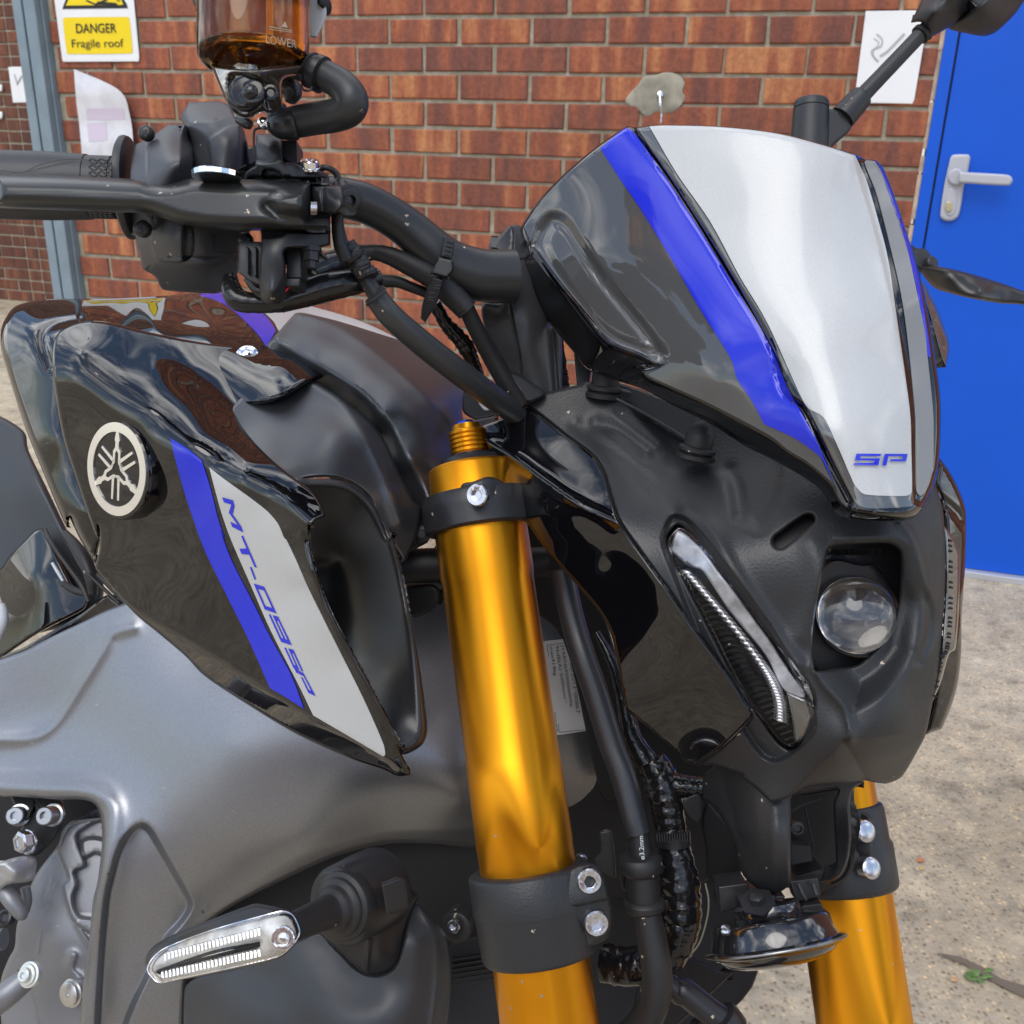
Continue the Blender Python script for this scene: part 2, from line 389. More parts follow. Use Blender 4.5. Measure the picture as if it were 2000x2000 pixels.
# ---------------------------------------------------------------- materials
def mat(name, col, rough=.5, metal=0, coat=0, bump=0, bscale=900, var=0, vscale=12, dust=0, spec=.5, trans=0, ior=1.45, bdist=.0003, aniso=0, alpha=1, rvar=0, streak=None, coatr=.03, flake=0):
    mt = bpy.data.materials.new(name); mt.use_nodes = True; nt = mt.node_tree; b = nt.nodes['Principled BSDF']
    Nn = nt.nodes.new; Ln = nt.links.new
    b.inputs['Base Color'].default_value = (*col, 1); b.inputs['Roughness'].default_value = rough
    b.inputs['Metallic'].default_value = metal; b.inputs['Coat Weight'].default_value = coat; b.inputs['Coat Roughness'].default_value = coatr
    b.inputs['Specular IOR Level'].default_value = spec; b.inputs['Transmission Weight'].default_value = trans; b.inputs['IOR'].default_value = ior
    b.inputs['Alpha'].default_value = alpha
    if coat and coatr < .04: b.inputs['Coat IOR'].default_value = 1.62
    tc = Nn('ShaderNodeTexCoord'); vec = tc.outputs['Object']
    colo = None
    if var:
        n = Nn('ShaderNodeTexNoise'); n.inputs['Scale'].default_value = vscale; n.inputs['Detail'].default_value = 6; Ln(vec, n.inputs['Vector'])
        mr = Nn('ShaderNodeMapRange'); mr.inputs['From Min'].default_value = .3; mr.inputs['From Max'].default_value = .7
        mr.inputs['To Min'].default_value = 1-var; mr.inputs['To Max'].default_value = 1+var; Ln(n.outputs['Fac'], mr.inputs['Value'])
        mm = Nn('ShaderNodeVectorMath'); mm.operation = 'SCALE'; mm.inputs[0].default_value = col; Ln(mr.outputs[0], mm.inputs['Scale'])
        colo = mm.outputs[0]
    if flake:
        n = Nn('ShaderNodeTexVoronoi'); n.inputs['Scale'].default_value = 3500; Ln(vec, n.inputs['Vector'])
        mr = Nn('ShaderNodeMapRange'); mr.inputs['To Min'].default_value = 1-flake; mr.inputs['To Max'].default_value = 1+flake; Ln(n.outputs['Color'], mr.inputs['Value'])
        mm = Nn('ShaderNodeVectorMath'); mm.operation = 'SCALE'; mm.inputs[0].default_value = col
        if colo: Ln(colo, mm.inputs[0])
        Ln(mr.outputs[0], mm.inputs['Scale']); colo = mm.outputs[0]
    if dust:
        v = Nn('ShaderNodeTexVoronoi'); v.inputs['Scale'].default_value = 190; v.feature = 'F1'; v.inputs['Randomness'].default_value = 1
        ns = Nn('ShaderNodeTexNoise'); ns.inputs['Scale'].default_value = 700; Ln(vec, ns.inputs['Vector'])
        ad = Nn('ShaderNodeMixRGB'); ad.blend_type = 'ADD'; ad.inputs[0].default_value = .0035; Ln(vec, ad.inputs[1]); Ln(ns.outputs['Color'], ad.inputs[2])
        Ln(ad.outputs[0], v.inputs['Vector'])
        lt = Nn('ShaderNodeMath'); lt.operation = 'LESS_THAN'; lt.inputs[1].default_value = .16; Ln(v.outputs['Distance'], lt.inputs[0])
        sp = Nn('ShaderNodeSeparateColor'); Ln(v.outputs['Color'], sp.inputs[0])
        g2 = Nn('ShaderNodeMath'); g2.operation = 'LESS_THAN'; g2.inputs[1].default_value = .05*dust; Ln(sp.outputs[0], g2.inputs[0])
        mu = Nn('ShaderNodeMath'); mu.operation = 'MULTIPLY'; Ln(lt.outputs[0], mu.inputs[0]); Ln(g2.outputs[0], mu.inputs[1])
        mx = Nn('ShaderNodeMixRGB'); mx.inputs[1].default_value = (*col, 1); mx.inputs[2].default_value = (.42, .37, .28, 1)
        if colo: Ln(colo, mx.inputs[1])
        Ln(mu.outputs[0], mx.inputs[0]); colo = mx.outputs[0]
    if colo: Ln(colo, b.inputs['Base Color'])
    if rvar:
        n = Nn('ShaderNodeTexNoise'); n.inputs['Scale'].default_value = 25; n.inputs['Detail'].default_value = 5; Ln(vec, n.inputs['Vector'])
        mr = Nn('ShaderNodeMapRange'); mr.inputs['From Min'].default_value = .3; mr.inputs['From Max'].default_value = .7
        mr.inputs['To Min'].default_value = max(.02, rough-rvar); mr.inputs['To Max'].default_value = rough+rvar
        Ln(n.outputs['Fac'], mr.inputs['Value']); Ln(mr.outputs[0], b.inputs['Roughness'])
    if aniso:
        b.inputs['Anisotropic'].default_value = aniso; b.inputs['Anisotropic Rotation'].default_value = .25
        tg = Nn('ShaderNodeTangent'); tg.direction_type = 'RADIAL'; tg.axis = 'Z'; Ln(tg.outputs[0], b.inputs['Tangent'])
    if bump:
        n = Nn('ShaderNodeTexNoise'); n.inputs['Scale'].default_value = bscale; n.inputs['Detail'].default_value = 2; Ln(vec, n.inputs['Vector'])
        bp = Nn('ShaderNodeBump'); bp.inputs['Strength'].default_value = bump; bp.inputs['Distance'].default_value = bdist
        Ln(n.outputs['Fac'], bp.inputs['Height']); Ln(bp.outputs[0], b.inputs['Normal'])
    return mt
MG = mat('gloss black paint', (.003, .003, .004), .3, coat=1, coatr=.015, spec=0)
MGD = mat('gloss black paint with cloud sheen in its base', (.068, .069, .071), .3, coat=1, coatr=.02, spec=0)  # base raised to grey to stand in for clouds reflected in gloss black
MM = mat('grained matt black plastic', (.019, .02, .022), .43, bump=.7, bscale=750, dust=.8, rvar=.06)
MS = mat('smooth satin black plastic', (.018, .018, .02), .36, rvar=.06, dust=.3)
MR = mat('black rubber', (.014, .014, .015), .5, bump=.15, bscale=600, dust=1.6, rvar=.08)
MCL = mat('satin black cast metal', (.022, .023, .025), .38, metal=.3, bump=.25, bscale=900, dust=1.2)
MLV = mat('lever satin metal', (.05, .05, .05), .3, metal=.75, bump=.06, bscale=500, dust=2.2, rvar=.05)
MGM = mat('gunmetal painted aluminium', (.25, .26, .28), .36, metal=.85, bump=.12, bscale=1500, flake=.25, dust=.2)
MTC = mat('matt grey tank cover', (.105, .107, .113), .36, metal=.75, bump=.12, bscale=1500, flake=.18)
MGO = mat('gold anodised aluminium', (.68, .275, .012), .38, metal=1, rvar=.03, dust=.5, aniso=.75)
MBL = mat('blue paint', (.011, .022, .52), .35, coat=.8, coatr=.06, spec=.1)
MSI = mat('silver paint', (.45, .46, .46), .45, metal=.1, coat=.55, coatr=.1, flake=.1, spec=.2)
MGY = mat('grey clear stripe', (.085, .09, .09), .2, metal=.2, coat=1)
MCH = mat('chrome', (.82, .82, .84), .07, metal=1)
MST = mat('zinc steel bolt', (.55, .56, .6), .25, metal=1, rvar=.08)
MSA = mat('machined aluminium', (.6, .6, .6), .32, metal=1, rvar=.08)
MEN = mat('engine grey casting', (.2, .205, .22), .42, metal=.5, bump=.3, bscale=700, dust=.4)
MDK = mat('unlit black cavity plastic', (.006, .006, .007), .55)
MTP = mat('black loom tape', (.008, .008, .009), .16, bump=1, bscale=130, bdist=.0012, dust=.3)
MCP = mat('clear polycarbonate', (1, 1, 1), .02, trans=1, ior=1.45)
MSM = mat('smoked amber plastic', (.64, .47, .29), .03, trans=1, ior=1.35)
MFL = mat('amber brake fluid', (.32, .13, .012), .2, spec=.3)
MRED = mat('red wire', (.5, .01, .01), .35)
MWH = mat('white sign plastic', (.78, .79, .8), .4, var=.03)
MYE = mat('yellow sign print', (.83, .62, .0), .4)
MBK = mat('black print', (.015, .018, .015), .5)
MLB = mat('printed label', (.68, .68, .66), .35)
MPL = mat('nickel reflector', (.75, .76, .8), .12, metal=1)
# ---------------------------------------------------------------- the setting
def tag(o, label=None, cat=None, group=None, kind=None):
    for k, v in (('label', label), ('category', cat), ('group', group), ('kind', kind)):
        if v: o[k] = v
    return o
def empty(name, loc):
    o = bpy.data.objects.new(name, None); COL.objects.link(o); o.location = loc; o.empty_display_size = .1
    return o
az = R(72.8)
wr = Vector((math.sin(az), -math.cos(az), 0)); wn = Vector((math.cos(az), math.sin(az), 0)); D0 = wn.dot(Vector((0, 3.15, 0)))
def WP(s, z, off=0, d=D0): return wr*s + wn*(d+off) + Vector((0, 0, z))      # z above the ground
def rayv(x, y): return cf + cr*((x-1000)/FX) - cu*((y-1000)/FX)
def wallz(off=0, d=D0):
    def f(x, y):
        x = np.asarray(x, float); y = np.asarray(y, float)
        den = wn.dot(cf) + wn.dot(cr)*(x-1000)/FX - wn.dot(cu)*(y-1000)/FX
        return (d+off)/den
    return f
def nodes(mt):
    return mt.node_tree, mt.node_tree.nodes['Principled BSDF'], mt.node_tree.nodes.new, mt.node_tree.links.new
# ground
mg = bpy.data.materials.new('worn concrete with exposed gravel'); mg.use_nodes = True
nt, b, Nn, Ln = nodes(mg)
tc = Nn('ShaderNodeTexCoord')
def noise(sc_, det=6, rg=.6):
    n = Nn('ShaderNodeTexNoise'); n.inputs['Scale'].default_value = sc_; n.inputs['Detail'].default_value = det; n.inputs['Roughness'].default_value = rg
    Ln(tc.outputs['Object'], n.inputs['Vector']); return n
def ramp(src, stops):
    r_ = Nn('ShaderNodeValToRGB'); Ln(src, r_.inputs[0]); e = r_.color_ramp.elements
    while len(e) < len(stops): e.new(.5)
    for k, (p, c) in enumerate(stops): e[k].position = p; e[k].color = (*c, 1)
    return r_
def mixc(kind, f, a, b_):
    m_ = Nn('ShaderNodeMixRGB'); m_.blend_type = kind
    if isinstance(f, float): m_.inputs[0].default_value = f
    else: Ln(f, m_.inputs[0])
    for i, c in ((1, a), (2, b_)):
        if isinstance(c, tuple): m_.inputs[i].default_value = (*c, 1)
        else: Ln(c, m_.inputs[i])
    return m_
g1 = ramp(noise(1.1, 8).outputs[0], [(.3, (.29, .24, .168)), (.5, (.42, .358, .262)), (.72, (.54, .475, .365))])
g2 = ramp(noise(14, 10, .7).outputs[0], [(.34, (.58, .58, .58)), (.47, (.95, .95, .95)), (.55, (1.05, 1.04, 1.02)), (.68, (1.4, 1.36, 1.28))])
c1 = mixc('MULTIPLY', 1.0, g1.outputs[0], g2.outputs[0])
vo = Nn('ShaderNodeTexVoronoi'); vo.inputs['Scale'].default_value = 125; Ln(tc.outputs['Object'], vo.inputs['Vector'])
vs = Nn('ShaderNodeSeparateColor'); Ln(vo.outputs['Color'], vs.inputs[0])
st = ramp(vs.outputs[0], [(0, (.5, .46, .42)), (.35, (.8, .74, .66)), (.7, (1.05, 1, .95)), (1, (1.7, 1.5, 1.2))])
edge = ramp(vo.outputs['Distance'], [(.25, (1, 1, 1)), (.5, (0, 0, 0))])
c2 = mixc('MULTIPLY', edge.outputs[0], c1.outputs[0], st.outputs[0])
v3 = Nn('ShaderNodeTexVoronoi'); v3.inputs['Scale'].default_value = 38; Ln(tc.outputs['Object'], v3.inputs['Vector'])
s3 = Nn('ShaderNodeSeparateColor'); Ln(v3.outputs['Color'], s3.inputs[0])
k3 = Nn('ShaderNodeMath'); k3.operation = 'GREATER_THAN'; k3.inputs[1].default_value = .95; Ln(s3.outputs[1], k3.inputs[0])
e3 = Nn('ShaderNodeMath'); e3.operation = 'LESS_THAN'; e3.inputs[1].default_value = .3; Ln(v3.outputs['Distance'], e3.inputs[0])
a3 = Nn('ShaderNodeMath'); a3.operation = 'MULTIPLY'; Ln(k3.outputs[0], a3.inputs[0]); Ln(e3.outputs[0], a3.inputs[1])
h3 = Nn('ShaderNodeMath'); h3.operation = 'MULTIPLY'; h3.inputs[1].default_value = .6; Ln(a3.outputs[0], h3.inputs[0])
c3 = mixc('MIX', h3.outputs[0], c2.outputs[0], (.46, .35, .25))
Ln(c3.outputs[0], b.inputs['Base Color']); b.inputs['Roughness'].default_value = .85
bp = Nn('ShaderNodeBump'); bp.inputs['Strength'].default_value = .5; bp.inputs['Distance'].default_value = .006
hh = mixc('ADD', .6, noise(60, 8, .7).outputs[0], vo.outputs['Distance']); Ln(hh.outputs[0], bp.inputs['Height']); Ln(bp.outputs[0], b.inputs['Normal'])
gr = put('ground', ([(-60, -60, 0), (60, -60, 0), (60, 60, 0), (-60, 60, 0)], [(0, 1, 2, 3)]), mg, smooth=False)
tag(gr, kind='structure')
# bricks
def brick_mat(name, dark, mid, hot, k=1):
    mt = bpy.data.materials.new(name); mt.use_nodes = True
    global nt, b, Nn, Ln, tc
    nt, b, Nn, Ln = nodes(mt); tc = Nn('ShaderNodeTexCoord')
    at = Nn('ShaderNodeAttribute'); at.attribute_name = 'seed'; sp = Nn('ShaderNodeSeparateColor'); Ln(at.outputs['Color'], sp.inputs[0])
    uv = Nn('ShaderNodeUVMap'); uv.uv_map = 'uv'
    mp_ = Nn('ShaderNodeMapping'); mp_.inputs['Scale'].default_value = (24, 3, 1); Ln(uv.outputs[0], mp_.inputs['Vector'])
    va = Nn('ShaderNodeVectorMath'); va.operation = 'MULTIPLY_ADD'; va.inputs[1].default_value = (37, 19, 11); Ln(at.outputs['Color'], va.inputs[0]); Ln(mp_.outputs[0], va.inputs[2])
    n = Nn('ShaderNodeTexNoise'); n.inputs['Scale'].default_value = 1; n.inputs['Detail'].default_value = 3; n.inputs['Roughness'].default_value = .45; Ln(va.outputs[0], n.inputs['Vector'])
    ad = Nn('ShaderNodeMath'); ad.operation = 'MULTIPLY_ADD'; ad.inputs[1].default_value = .22; Ln(sp.outputs[0], ad.inputs[0]); Ln(n.outputs[0], ad.inputs[2])
    base = ramp(ad.outputs[0], [(.40, dark), (.55, tuple((a+c)/2 for a, c in zip(dark, mid))), (.67, mid), (.86, hot)])
    f1 = ramp(noise(70, 8, .75).outputs[0], [(.3, (.62, .6, .58)), (.55, (1, 1, 1)), (.78, (1.35, 1.3, 1.25))])
    c = mixc('MULTIPLY', 1.0, base.outputs[0], f1.outputs[0])
    f2 = ramp(noise(260, 4, .7).outputs[0], [(.60, (0, 0, 0)), (.75, (1, 1, 1))])
    c = mixc('MIX', f2.outputs[0], c.outputs[0], (.42, .2, .13)); 
    big = ramp(noise(1.3, 4).outputs[0], [(.3, (.74, .73, .74)), (.7, (1.16, 1.13, 1.1))])
    c = mixc('MULTIPLY', 1.0, c.outputs[0], big.outputs[0])
    Ln(c.outputs[0], b.inputs['Base Color']); b.inputs['Roughness'].default_value = .82
    bp = Nn('ShaderNodeBump'); bp.inputs['Strength'].default_value = .6; bp.inputs['Distance'].default_value = .003
    Ln(noise(130, 8, .75).outputs[0], bp.inputs['Height']); Ln(bp.outputs[0], b.inputs['Normal'])
    return mt
MBR = brick_mat('red brick', (.17, .062, .046), (.33, .10, .048), (.52, .22, .09))
MBR2 = brick_mat('brown brick', (.085, .035, .024), (.15, .052, .03), (.24, .09, .04))
mmo = bpy.data.materials.new('mortar'); mmo.use_nodes = True
nt, b, Nn, Ln = nodes(mmo); tc = Nn('ShaderNodeTexCoord')
c = ramp(noise(26, 10, .75).outputs[0], [(.3, (.25, .215, .15)), (.52, (.34, .305, .225)), (.64, (.46, .425, .345)), (.7, (.7, .68, .6))])
Ln(c.outputs[0], b.inputs['Base Color']); b.inputs['Roughness'].default_value = .9
bp = Nn('ShaderNodeBump'); bp.inputs['Distance'].default_value = .004; Ln(noise(160, 8, .7).outputs[0], bp.inputs['Height']); Ln(bp.outputs[0], b.inputs['Normal'])
def brick_wall(s0, s1, z0, z1, bl, bh, jt, ph, zph, d, fn, mt, name, parent, base, mort_name):
    V, Fc, seeds, uvs = [], [], [], []
    pitch = bl+jt; row = bh+jt; r_i = math.floor((z0-zph)/row)
    z = zph+r_i*row
    while z < z1:
        off = ph + (pitch/2 if r_i % 2 else 0)
        k = math.floor((s0-off)/pitch)
        while off+k*pitch < s1:
            a = off+k*pitch+jt/2; e = a+bl; k += 1
            a += random.uniform(-.0025, .0025); e += random.uniform(-.0025, .0025)
            units = [(a, e)] if fn == 0 or (k+r_i) % 2 else [(a, (a+e)/2-jt/2), ((a+e)/2+jt/2, e)]
            for a_, e_ in units:
                a_, e_ = max(a_, s0), min(e_, s1)
                if e_-a_ < .02: continue
                zl, zh = z+jt/2+random.uniform(-.0015, .0015), z+row-jt/2+random.uniform(-.0015, .0015)
                if zh > z1 or zl < z0: continue
                o = random.uniform(-.0012, .0012); i = len(V); c = .003
                j_ = [random.uniform(-.0015, .0015) for _ in range(8)]
                for (ss, zz, oo) in ((a_, zl, .012), (e_, zl, .012), (e_, zh, .012), (a_, zh, .012),
                                     (a_+j_[0], zl+j_[1], o+c), (e_+j_[2], zl+j_[3], o+c), (e_+j_[4], zh+j_[5], o+c), (a_+j_[6], zh+j_[7], o+c),
                                     (a_+c, zl+c, o), (e_-c, zl+c, o), (e_-c, zh-c, o), (a_+c, zh-c, o)):
                    V.append(WP(ss, zz, oo, d)); uvs.append((ss, zz))
                sd_ = (random.random(), random.random(), random.random())
                for q_ in range(4):
                    w_ = (q_+1) % 4
                    Fc += [(i+q_, i+w_, i+4+w_, i+4+q_), (i+4+q_, i+4+w_, i+8+w_, i+8+q_)]
                Fc.append((i+8, i+9, i+10, i+11)); seeds += [sd_]*12
        z += row; r_i += 1
    me = bpy.data.meshes.new(name); me.from_pydata([tuple(v-base) for v in V], [], Fc)
    at = me.color_attributes.new('seed', 'FLOAT_COLOR', 'POINT')
    for i, s_ in enumerate(seeds): at.data[i].color = (*s_, 1)
    ul = me.uv_layers.new(name='uv')
    for lp in me.loops: ul.data[lp.index].uv = uvs[lp.vertex_index]
    me.materials.append(mt); o = bpy.data.objects.new(name, me); COL.objects.link(o); o.parent = parent
    bm = bmesh.new(); bm.from_mesh(me); bmesh.ops.recalc_face_normals(bm, faces=bm.faces); bm.to_mesh(me); bm.free()
    geo = ([WP(s0, z0, .007, d), WP(s1, z0, .007, d), WP(s1, z1, .007, d), WP(s0, z1, .007, d),
            WP(s0, z0, .25, d), WP(s1, z0, .25, d), WP(s1, z1, .25, d), WP(s0, z1, .25, d)],
           [(0, 1, 2, 3), (4, 7, 6, 5), (0, 4, 5, 1), (1, 5, 6, 2), (2, 6, 7, 3), (3, 7, 4, 0)])
    put(mort_name, geo, mmo, parent, base, smooth=False)
bb = WP(-1, 0, .1); bld = empty('brick_building', bb)
tag(bld, 'red brick building wall with a blue door at its right', 'building')
brick_wall(-2.587, .19, 0, 3.2, .211, .0655, .0105, -.91, H+.231, D0, 0, MBR, 'brick_wall', bld, bb, 'mortar_joints')
brick_wall(1.2, 3.2, 0, 3.2, .211, .0655, .0105, -.91, H+.231, D0, 0, MBR, 'brick_wall', bld, bb, 'mortar_joints')
brick_wall(.19, 1.2, 2.12, 3.2, .211, .0655, .0105, -.91, H+.231, D0, 0, MBR, 'brick_wall', bld, bb, 'mortar_joints')
def wbox(s0, s1, z0, z1, o0, o1, d=D0):
    v = [WP(s, z, o, d) for o in (o0, o1) for s, z in ((s0, z0), (s1, z0), (s1, z1), (s0, z1))]
    return v, [(0, 1, 2, 3), (4, 7, 6, 5), (0, 4, 5, 1), (1, 5, 6, 2), (2, 6, 7, 3), (3, 7, 4, 0)]
MDB = mat('blue door paint', (.0, .085, .56), .42, bump=.2, bscale=60, var=.05, vscale=3)
MHD = mat('white powder coated handle', (.43, .44, .48), .38)
MTH = mat('aluminium threshold', (.5, .52, .55), .4, metal=.4)
MPT = mat('pale cement pointing', (.42, .33, .25), .9, bump=1, bscale=120, var=.3, vscale=30)
dr = put('door', wbox(.236, 1.16, .022, 2.08, .004, .05), MDB, bld, bb, smooth=False, bevel=.002)
fr = put('door_frame', join(wbox(.2, .23, .012, 2.12, -.003, .06), wbox(1.163, 1.195, .012, 2.12, -.003, .06), wbox(.23, 1.163, 2.085, 2.12, -.003, .06)), MDB, bld, bb, smooth=False)
put('door_gap_shade', wbox(.2305, .2355, .02, 2.085, .012, .05), MBK, bld, bb, smooth=False)  # black strip put in the gap beside the door for its dark line
put('door_threshold', wbox(.2, 1.195, 0, .02, -.02, .06), MTH, bld, bb, smooth=False, bevel=.002)
put('cement_edge', join(*[wbox(.1885, .1995, z_, z_+random.uniform(.04, .09), random.uniform(-.001, .004), .05) for z_ in np.arange(0, 2.1, .06)]), MPT, bld, bb, smooth=False)
# door handle on its plate
wz = wallz(-.01)
hp = relief(q('N', [(1375, 1190, 'c'), (1400, 1168), (1510, 1166), (1528, 1190, 'c'), (1510, 1290), (1480, 1400), (1455, 1560), (1430, 1640), (1370, 1668), (1310, 1650), (1300, 1600), (1325, 1420), (1350, 1300)]), None, zf=wz, rnd=(6, .006), thick=.01, cell=5)
hk = relief(q('N', [(1355+65*(1+math.cos(a))-65+65, 1335+65*math.sin(a)) for a in np.linspace(0, 2*math.pi, 17)[:-1]]), None, zf=wallz(-.02), rnd=(5, .005), thick=.012, cell=5)
hl = relief(q('N', [(1440, 1295, 'c'), (1500, 1300), (1800, 1318), (1840, 1340), (1843, 1375), (1810, 1402), (1500, 1385), (1440, 1378, 'c')]), None, zf=wallz(-.045), rnd=(5, .006), thick=.014, cell=5)
hs = relief(q('N', [(1340, 1500), (1365, 1430), (1410, 1430), (1425, 1500), (1410, 1600), (1375, 1630), (1340, 1600)]), None, zf=wallz(-.0135), rnd=(3, .002), thick=.004, cell=5)
hc = relief(q('N', [(1365+26*math.cos(a), 1560+40*math.sin(a)) for a in np.linspace(0, 2*math.pi, 13)[:-1]]), None, zf=wallz(-.018), rnd=(2, .002), thick=.004, cell=4)
put('door_handle', join(hp, hk, hl, hs), MHD, dr, bb)
put('door_lock', hc, mat('pale brass lock', (.55, .5, .3), .35, metal=.5), dr, bb)
# cement patch and bolt
pm = mat('grey cement patch', (.29, .27, .215), .9, bump=1.2, bscale=90, var=.35, vscale=22)
ph_ = relief([(1222, 200), (1232, 180), (1246, 166), (1258, 150), (1282, 146), (1300, 141), (1322, 145), (1337, 160), (1333, 178), (1338, 192), (1322, 214), (1300, 222), (1284, 218), (1262, 228), (1246, 214)], None, zf=wallz(-.0015), rnd=(7, .002), thick=.004, cell=5)
po = put('cement_patch', ph_, pm, bld, bb)
bz = float(wallz(-.004)(1289, 186))
put('wall_bolt', join(face_lathe(1289, 186, bz, [(0, 7), (5, 7), (7, 5.5), (8, 1)]), tube([(1289, 188, bz-.012, 3), (1290, 205, bz-.014, 3.4), (1292, 222, bz-.006, 2), (1291, 240, bz-.003, 1.6)], seg=10)), MST, bld, bb)
# far wall
pv = rayv(60, 590); tt = H/-pv.z; dfar = wn.dot(pv)*tt
wb = WP(-5, 0, .1, dfar); fw = empty('brown_brick_wall', wb); tag(fw, 'darker brown brick wall farther back at the left edge behind the grey post', 'wall')
brick_wall(-12, -4.6, 0, 4, .205, .0655, .0105, 0, 0, dfar, 1, MBR2, 'brick_face', fw, wb, 'mortar_joints')
zs = wallz(-.004, dfar)
put_ = relief(q('T', [(62, 505, 'c'), (205, 503, 'c'), (238, 772, 'c'), (98, 775, 'c')]), None, zf=zs, rnd=(1.5, .001), thick=.002)
nb = Vector(put_[0][0]); o = put('paper_notice', put_, MWH, base=nb); tag(o, 'small blank white notice with a faint pen mark on the brown brick wall', 'notice')
sc_ = poly2d([q('T', [(105, 560), (112, 558), (135, 640), (128, 642)]), q('T', [(160, 568), (168, 575), (130, 642), (124, 636)])], wallz(-.006, dfar), 0.001)
mk = put('pen_mark', sc_, mat('faint ink', (.3, .3, .33), .6), o, nb, smooth=False)
for (cx_, cy_) in ((2, 665), (4, 870)):
    g = relief(q('T', [(cx_+17*math.cos(a), cy_+36*math.sin(a)) for a in np.linspace(0, 6.28, 13)[:-1]]), None, zf=wallz(-.02, dfar), rnd=(4, .012), thick=.02, cell=4)
    o2 = put('wall_cap', g, MWH, base=Vector(g[0][0])); tag(o2, 'round white cap on the brown brick wall, %s of two' % ('upper' if cy_ < 700 else 'lower'), 'cap', group='round white caps on the brown wall')
# grey post between the two walls
MPO = mat('blue grey painted steel', (.19, .25, .29), .42, var=.14, vscale=9, bump=.3, bscale=90)
bpz = WP(-2.62, 0, -.02); 
def vbox(s0, s1, o0, o1): return wbox(s0, s1, 0, 3.1, o0, o1)
po_ = put('steel_post', join(vbox(-2.70, -2.662, -.03, .06), vbox(-2.662, -2.642, -.01, .06), vbox(-2.642, -2.596, -.045, .06), vbox(-2.596, -2.588, -.02, .06)), MPO, base=bpz, smooth=False, bevel=.004)
tag(po_, 'tall blue grey steel post at the left corner of the brick building', 'post')
# danger sign
dzf = wallz(-.006)
g = relief(q('T', [(298, -800, 'c'), (932, -800, 'c'), (1010, 0, 'c'), (1053, 455, 'c'), (1045, 464, 'c'), (478, 467, 'c'), (470, 455, 'c'), (410, 0, 'c')]), None, zf=dzf, rnd=(1.5, .0008), thick=.003)
sb = WP(-2.4, 1.6, 0); sg = put('warning_sign', g, MWH, base=sb); tag(sg, 'white and yellow plastic sign reading DANGER Fragile roof on the brick wall', 'sign')
dz1, dz2 = wallz(-.0072), wallz(-.0082)
put('yellow_panel', join(decal(q('T', [(490, 133), (960, 128), (976, 142), (1000, 385), (985, 403), (520, 408), (503, 395), (474, 152)]), dz1, 0, 6)), MYE, sg, sb)
tri = q('T', [(468, 66, 'c'), (966, 66, 'c'), (930, -20, 'c'), (700, -420, 'c'), (470, -20, 'c')])
put('warning_triangle', decal(q('T', [(470, 68, 'c'), (965, 62, 'c'), (955, 30, 'c'), (690, -420, 'c'), (668, -420, 'c'), (480, 36, 'c')]), dz1, 0, 6), MBK, sg, sb)
put('triangle_fill', decal(q('T', [(497, 42, 'c'), (930, 36, 'c'), (920, 10, 'c'), (680, -370, 'c'), (510, 12, 'c')]), dz2, 0, 6), MYE, sg, sb)
fg = [q('T', p) for p in ([(640, 5), (660, 0), (720, 28), (800, -10), (815, 0), (725, 42)], [(725, 20), (745, 10), (880, 22), (885, 38), (740, 36)], [(700, -90), (730, -110), (770, -20), (740, 0)], [(600, -60), (610, -75), (700, -60), (690, -40)], [(840, -40), (850, -50), (905, 10), (895, 14)])]
put('pictogram', poly2d(fg, wallz(-.0095), 0), MBK, sg, sb, smooth=False)
tz = wallz(-.0088)
put('sign_lettering', join(text2d('DANGER', q1('T', 575, 250), q1('T', 880, 247), q1('T', 570, 178), tz, .0004, .01), text2d('Fragile roof', q1('T', 545, 378), q1('T', 935, 374), q1('T', 538, 297), tz, .0004, .0)), MBK, sg, sb, smooth=False)
# curling leaflet
lf = q('T', [(557, 520, 'c'), (640, 555), (760, 605), (880, 668), (945, 740), (975, 850), (998, 980), (1012, 1215, 'c'), (622, 1215, 'c'), (600, 960), (575, 760)])
wz0 = wallz(-.004)
def lz(x, y):
    z = wz0(x, y); u = (np.asarray(x)-150)/105
    return z - .035*np.clip(u, 0, 1.2)**2*(1.2-np.clip((np.asarray(y)-130)/220, 0, 1)) + .004*np.sin(np.asarray(y)*.06)
g = relief(lf, None, zf=lz, rnd=(1, .0005), thick=.0012, cell=5)
MPA = mat('faded printed leaflet', (.62, .62, .66), .3, coat=.4, bump=.4, bscale=50, var=.12, vscale=18)
lb = WP(-2.4, 1.35, 0); le = put('leaflet', g, MPA, base=lb); tag(le, 'faded white leaflet curling off the brick wall below the yellow sign', 'leaflet')
put('faded_print', join(decal(q('T', [(650, 820, 'c'), (930, 815, 'c'), (950, 900, 'c'), (655, 905, 'c')]), lz, .0012, 7), decal(q('T', [(655, 930, 'c'), (800, 925, 'c'), (810, 1060, 'c'), (670, 1070, 'c')]), lz, .0012, 7)), mat('faded pink print', (.57, .5, .6), .35), le, lb)
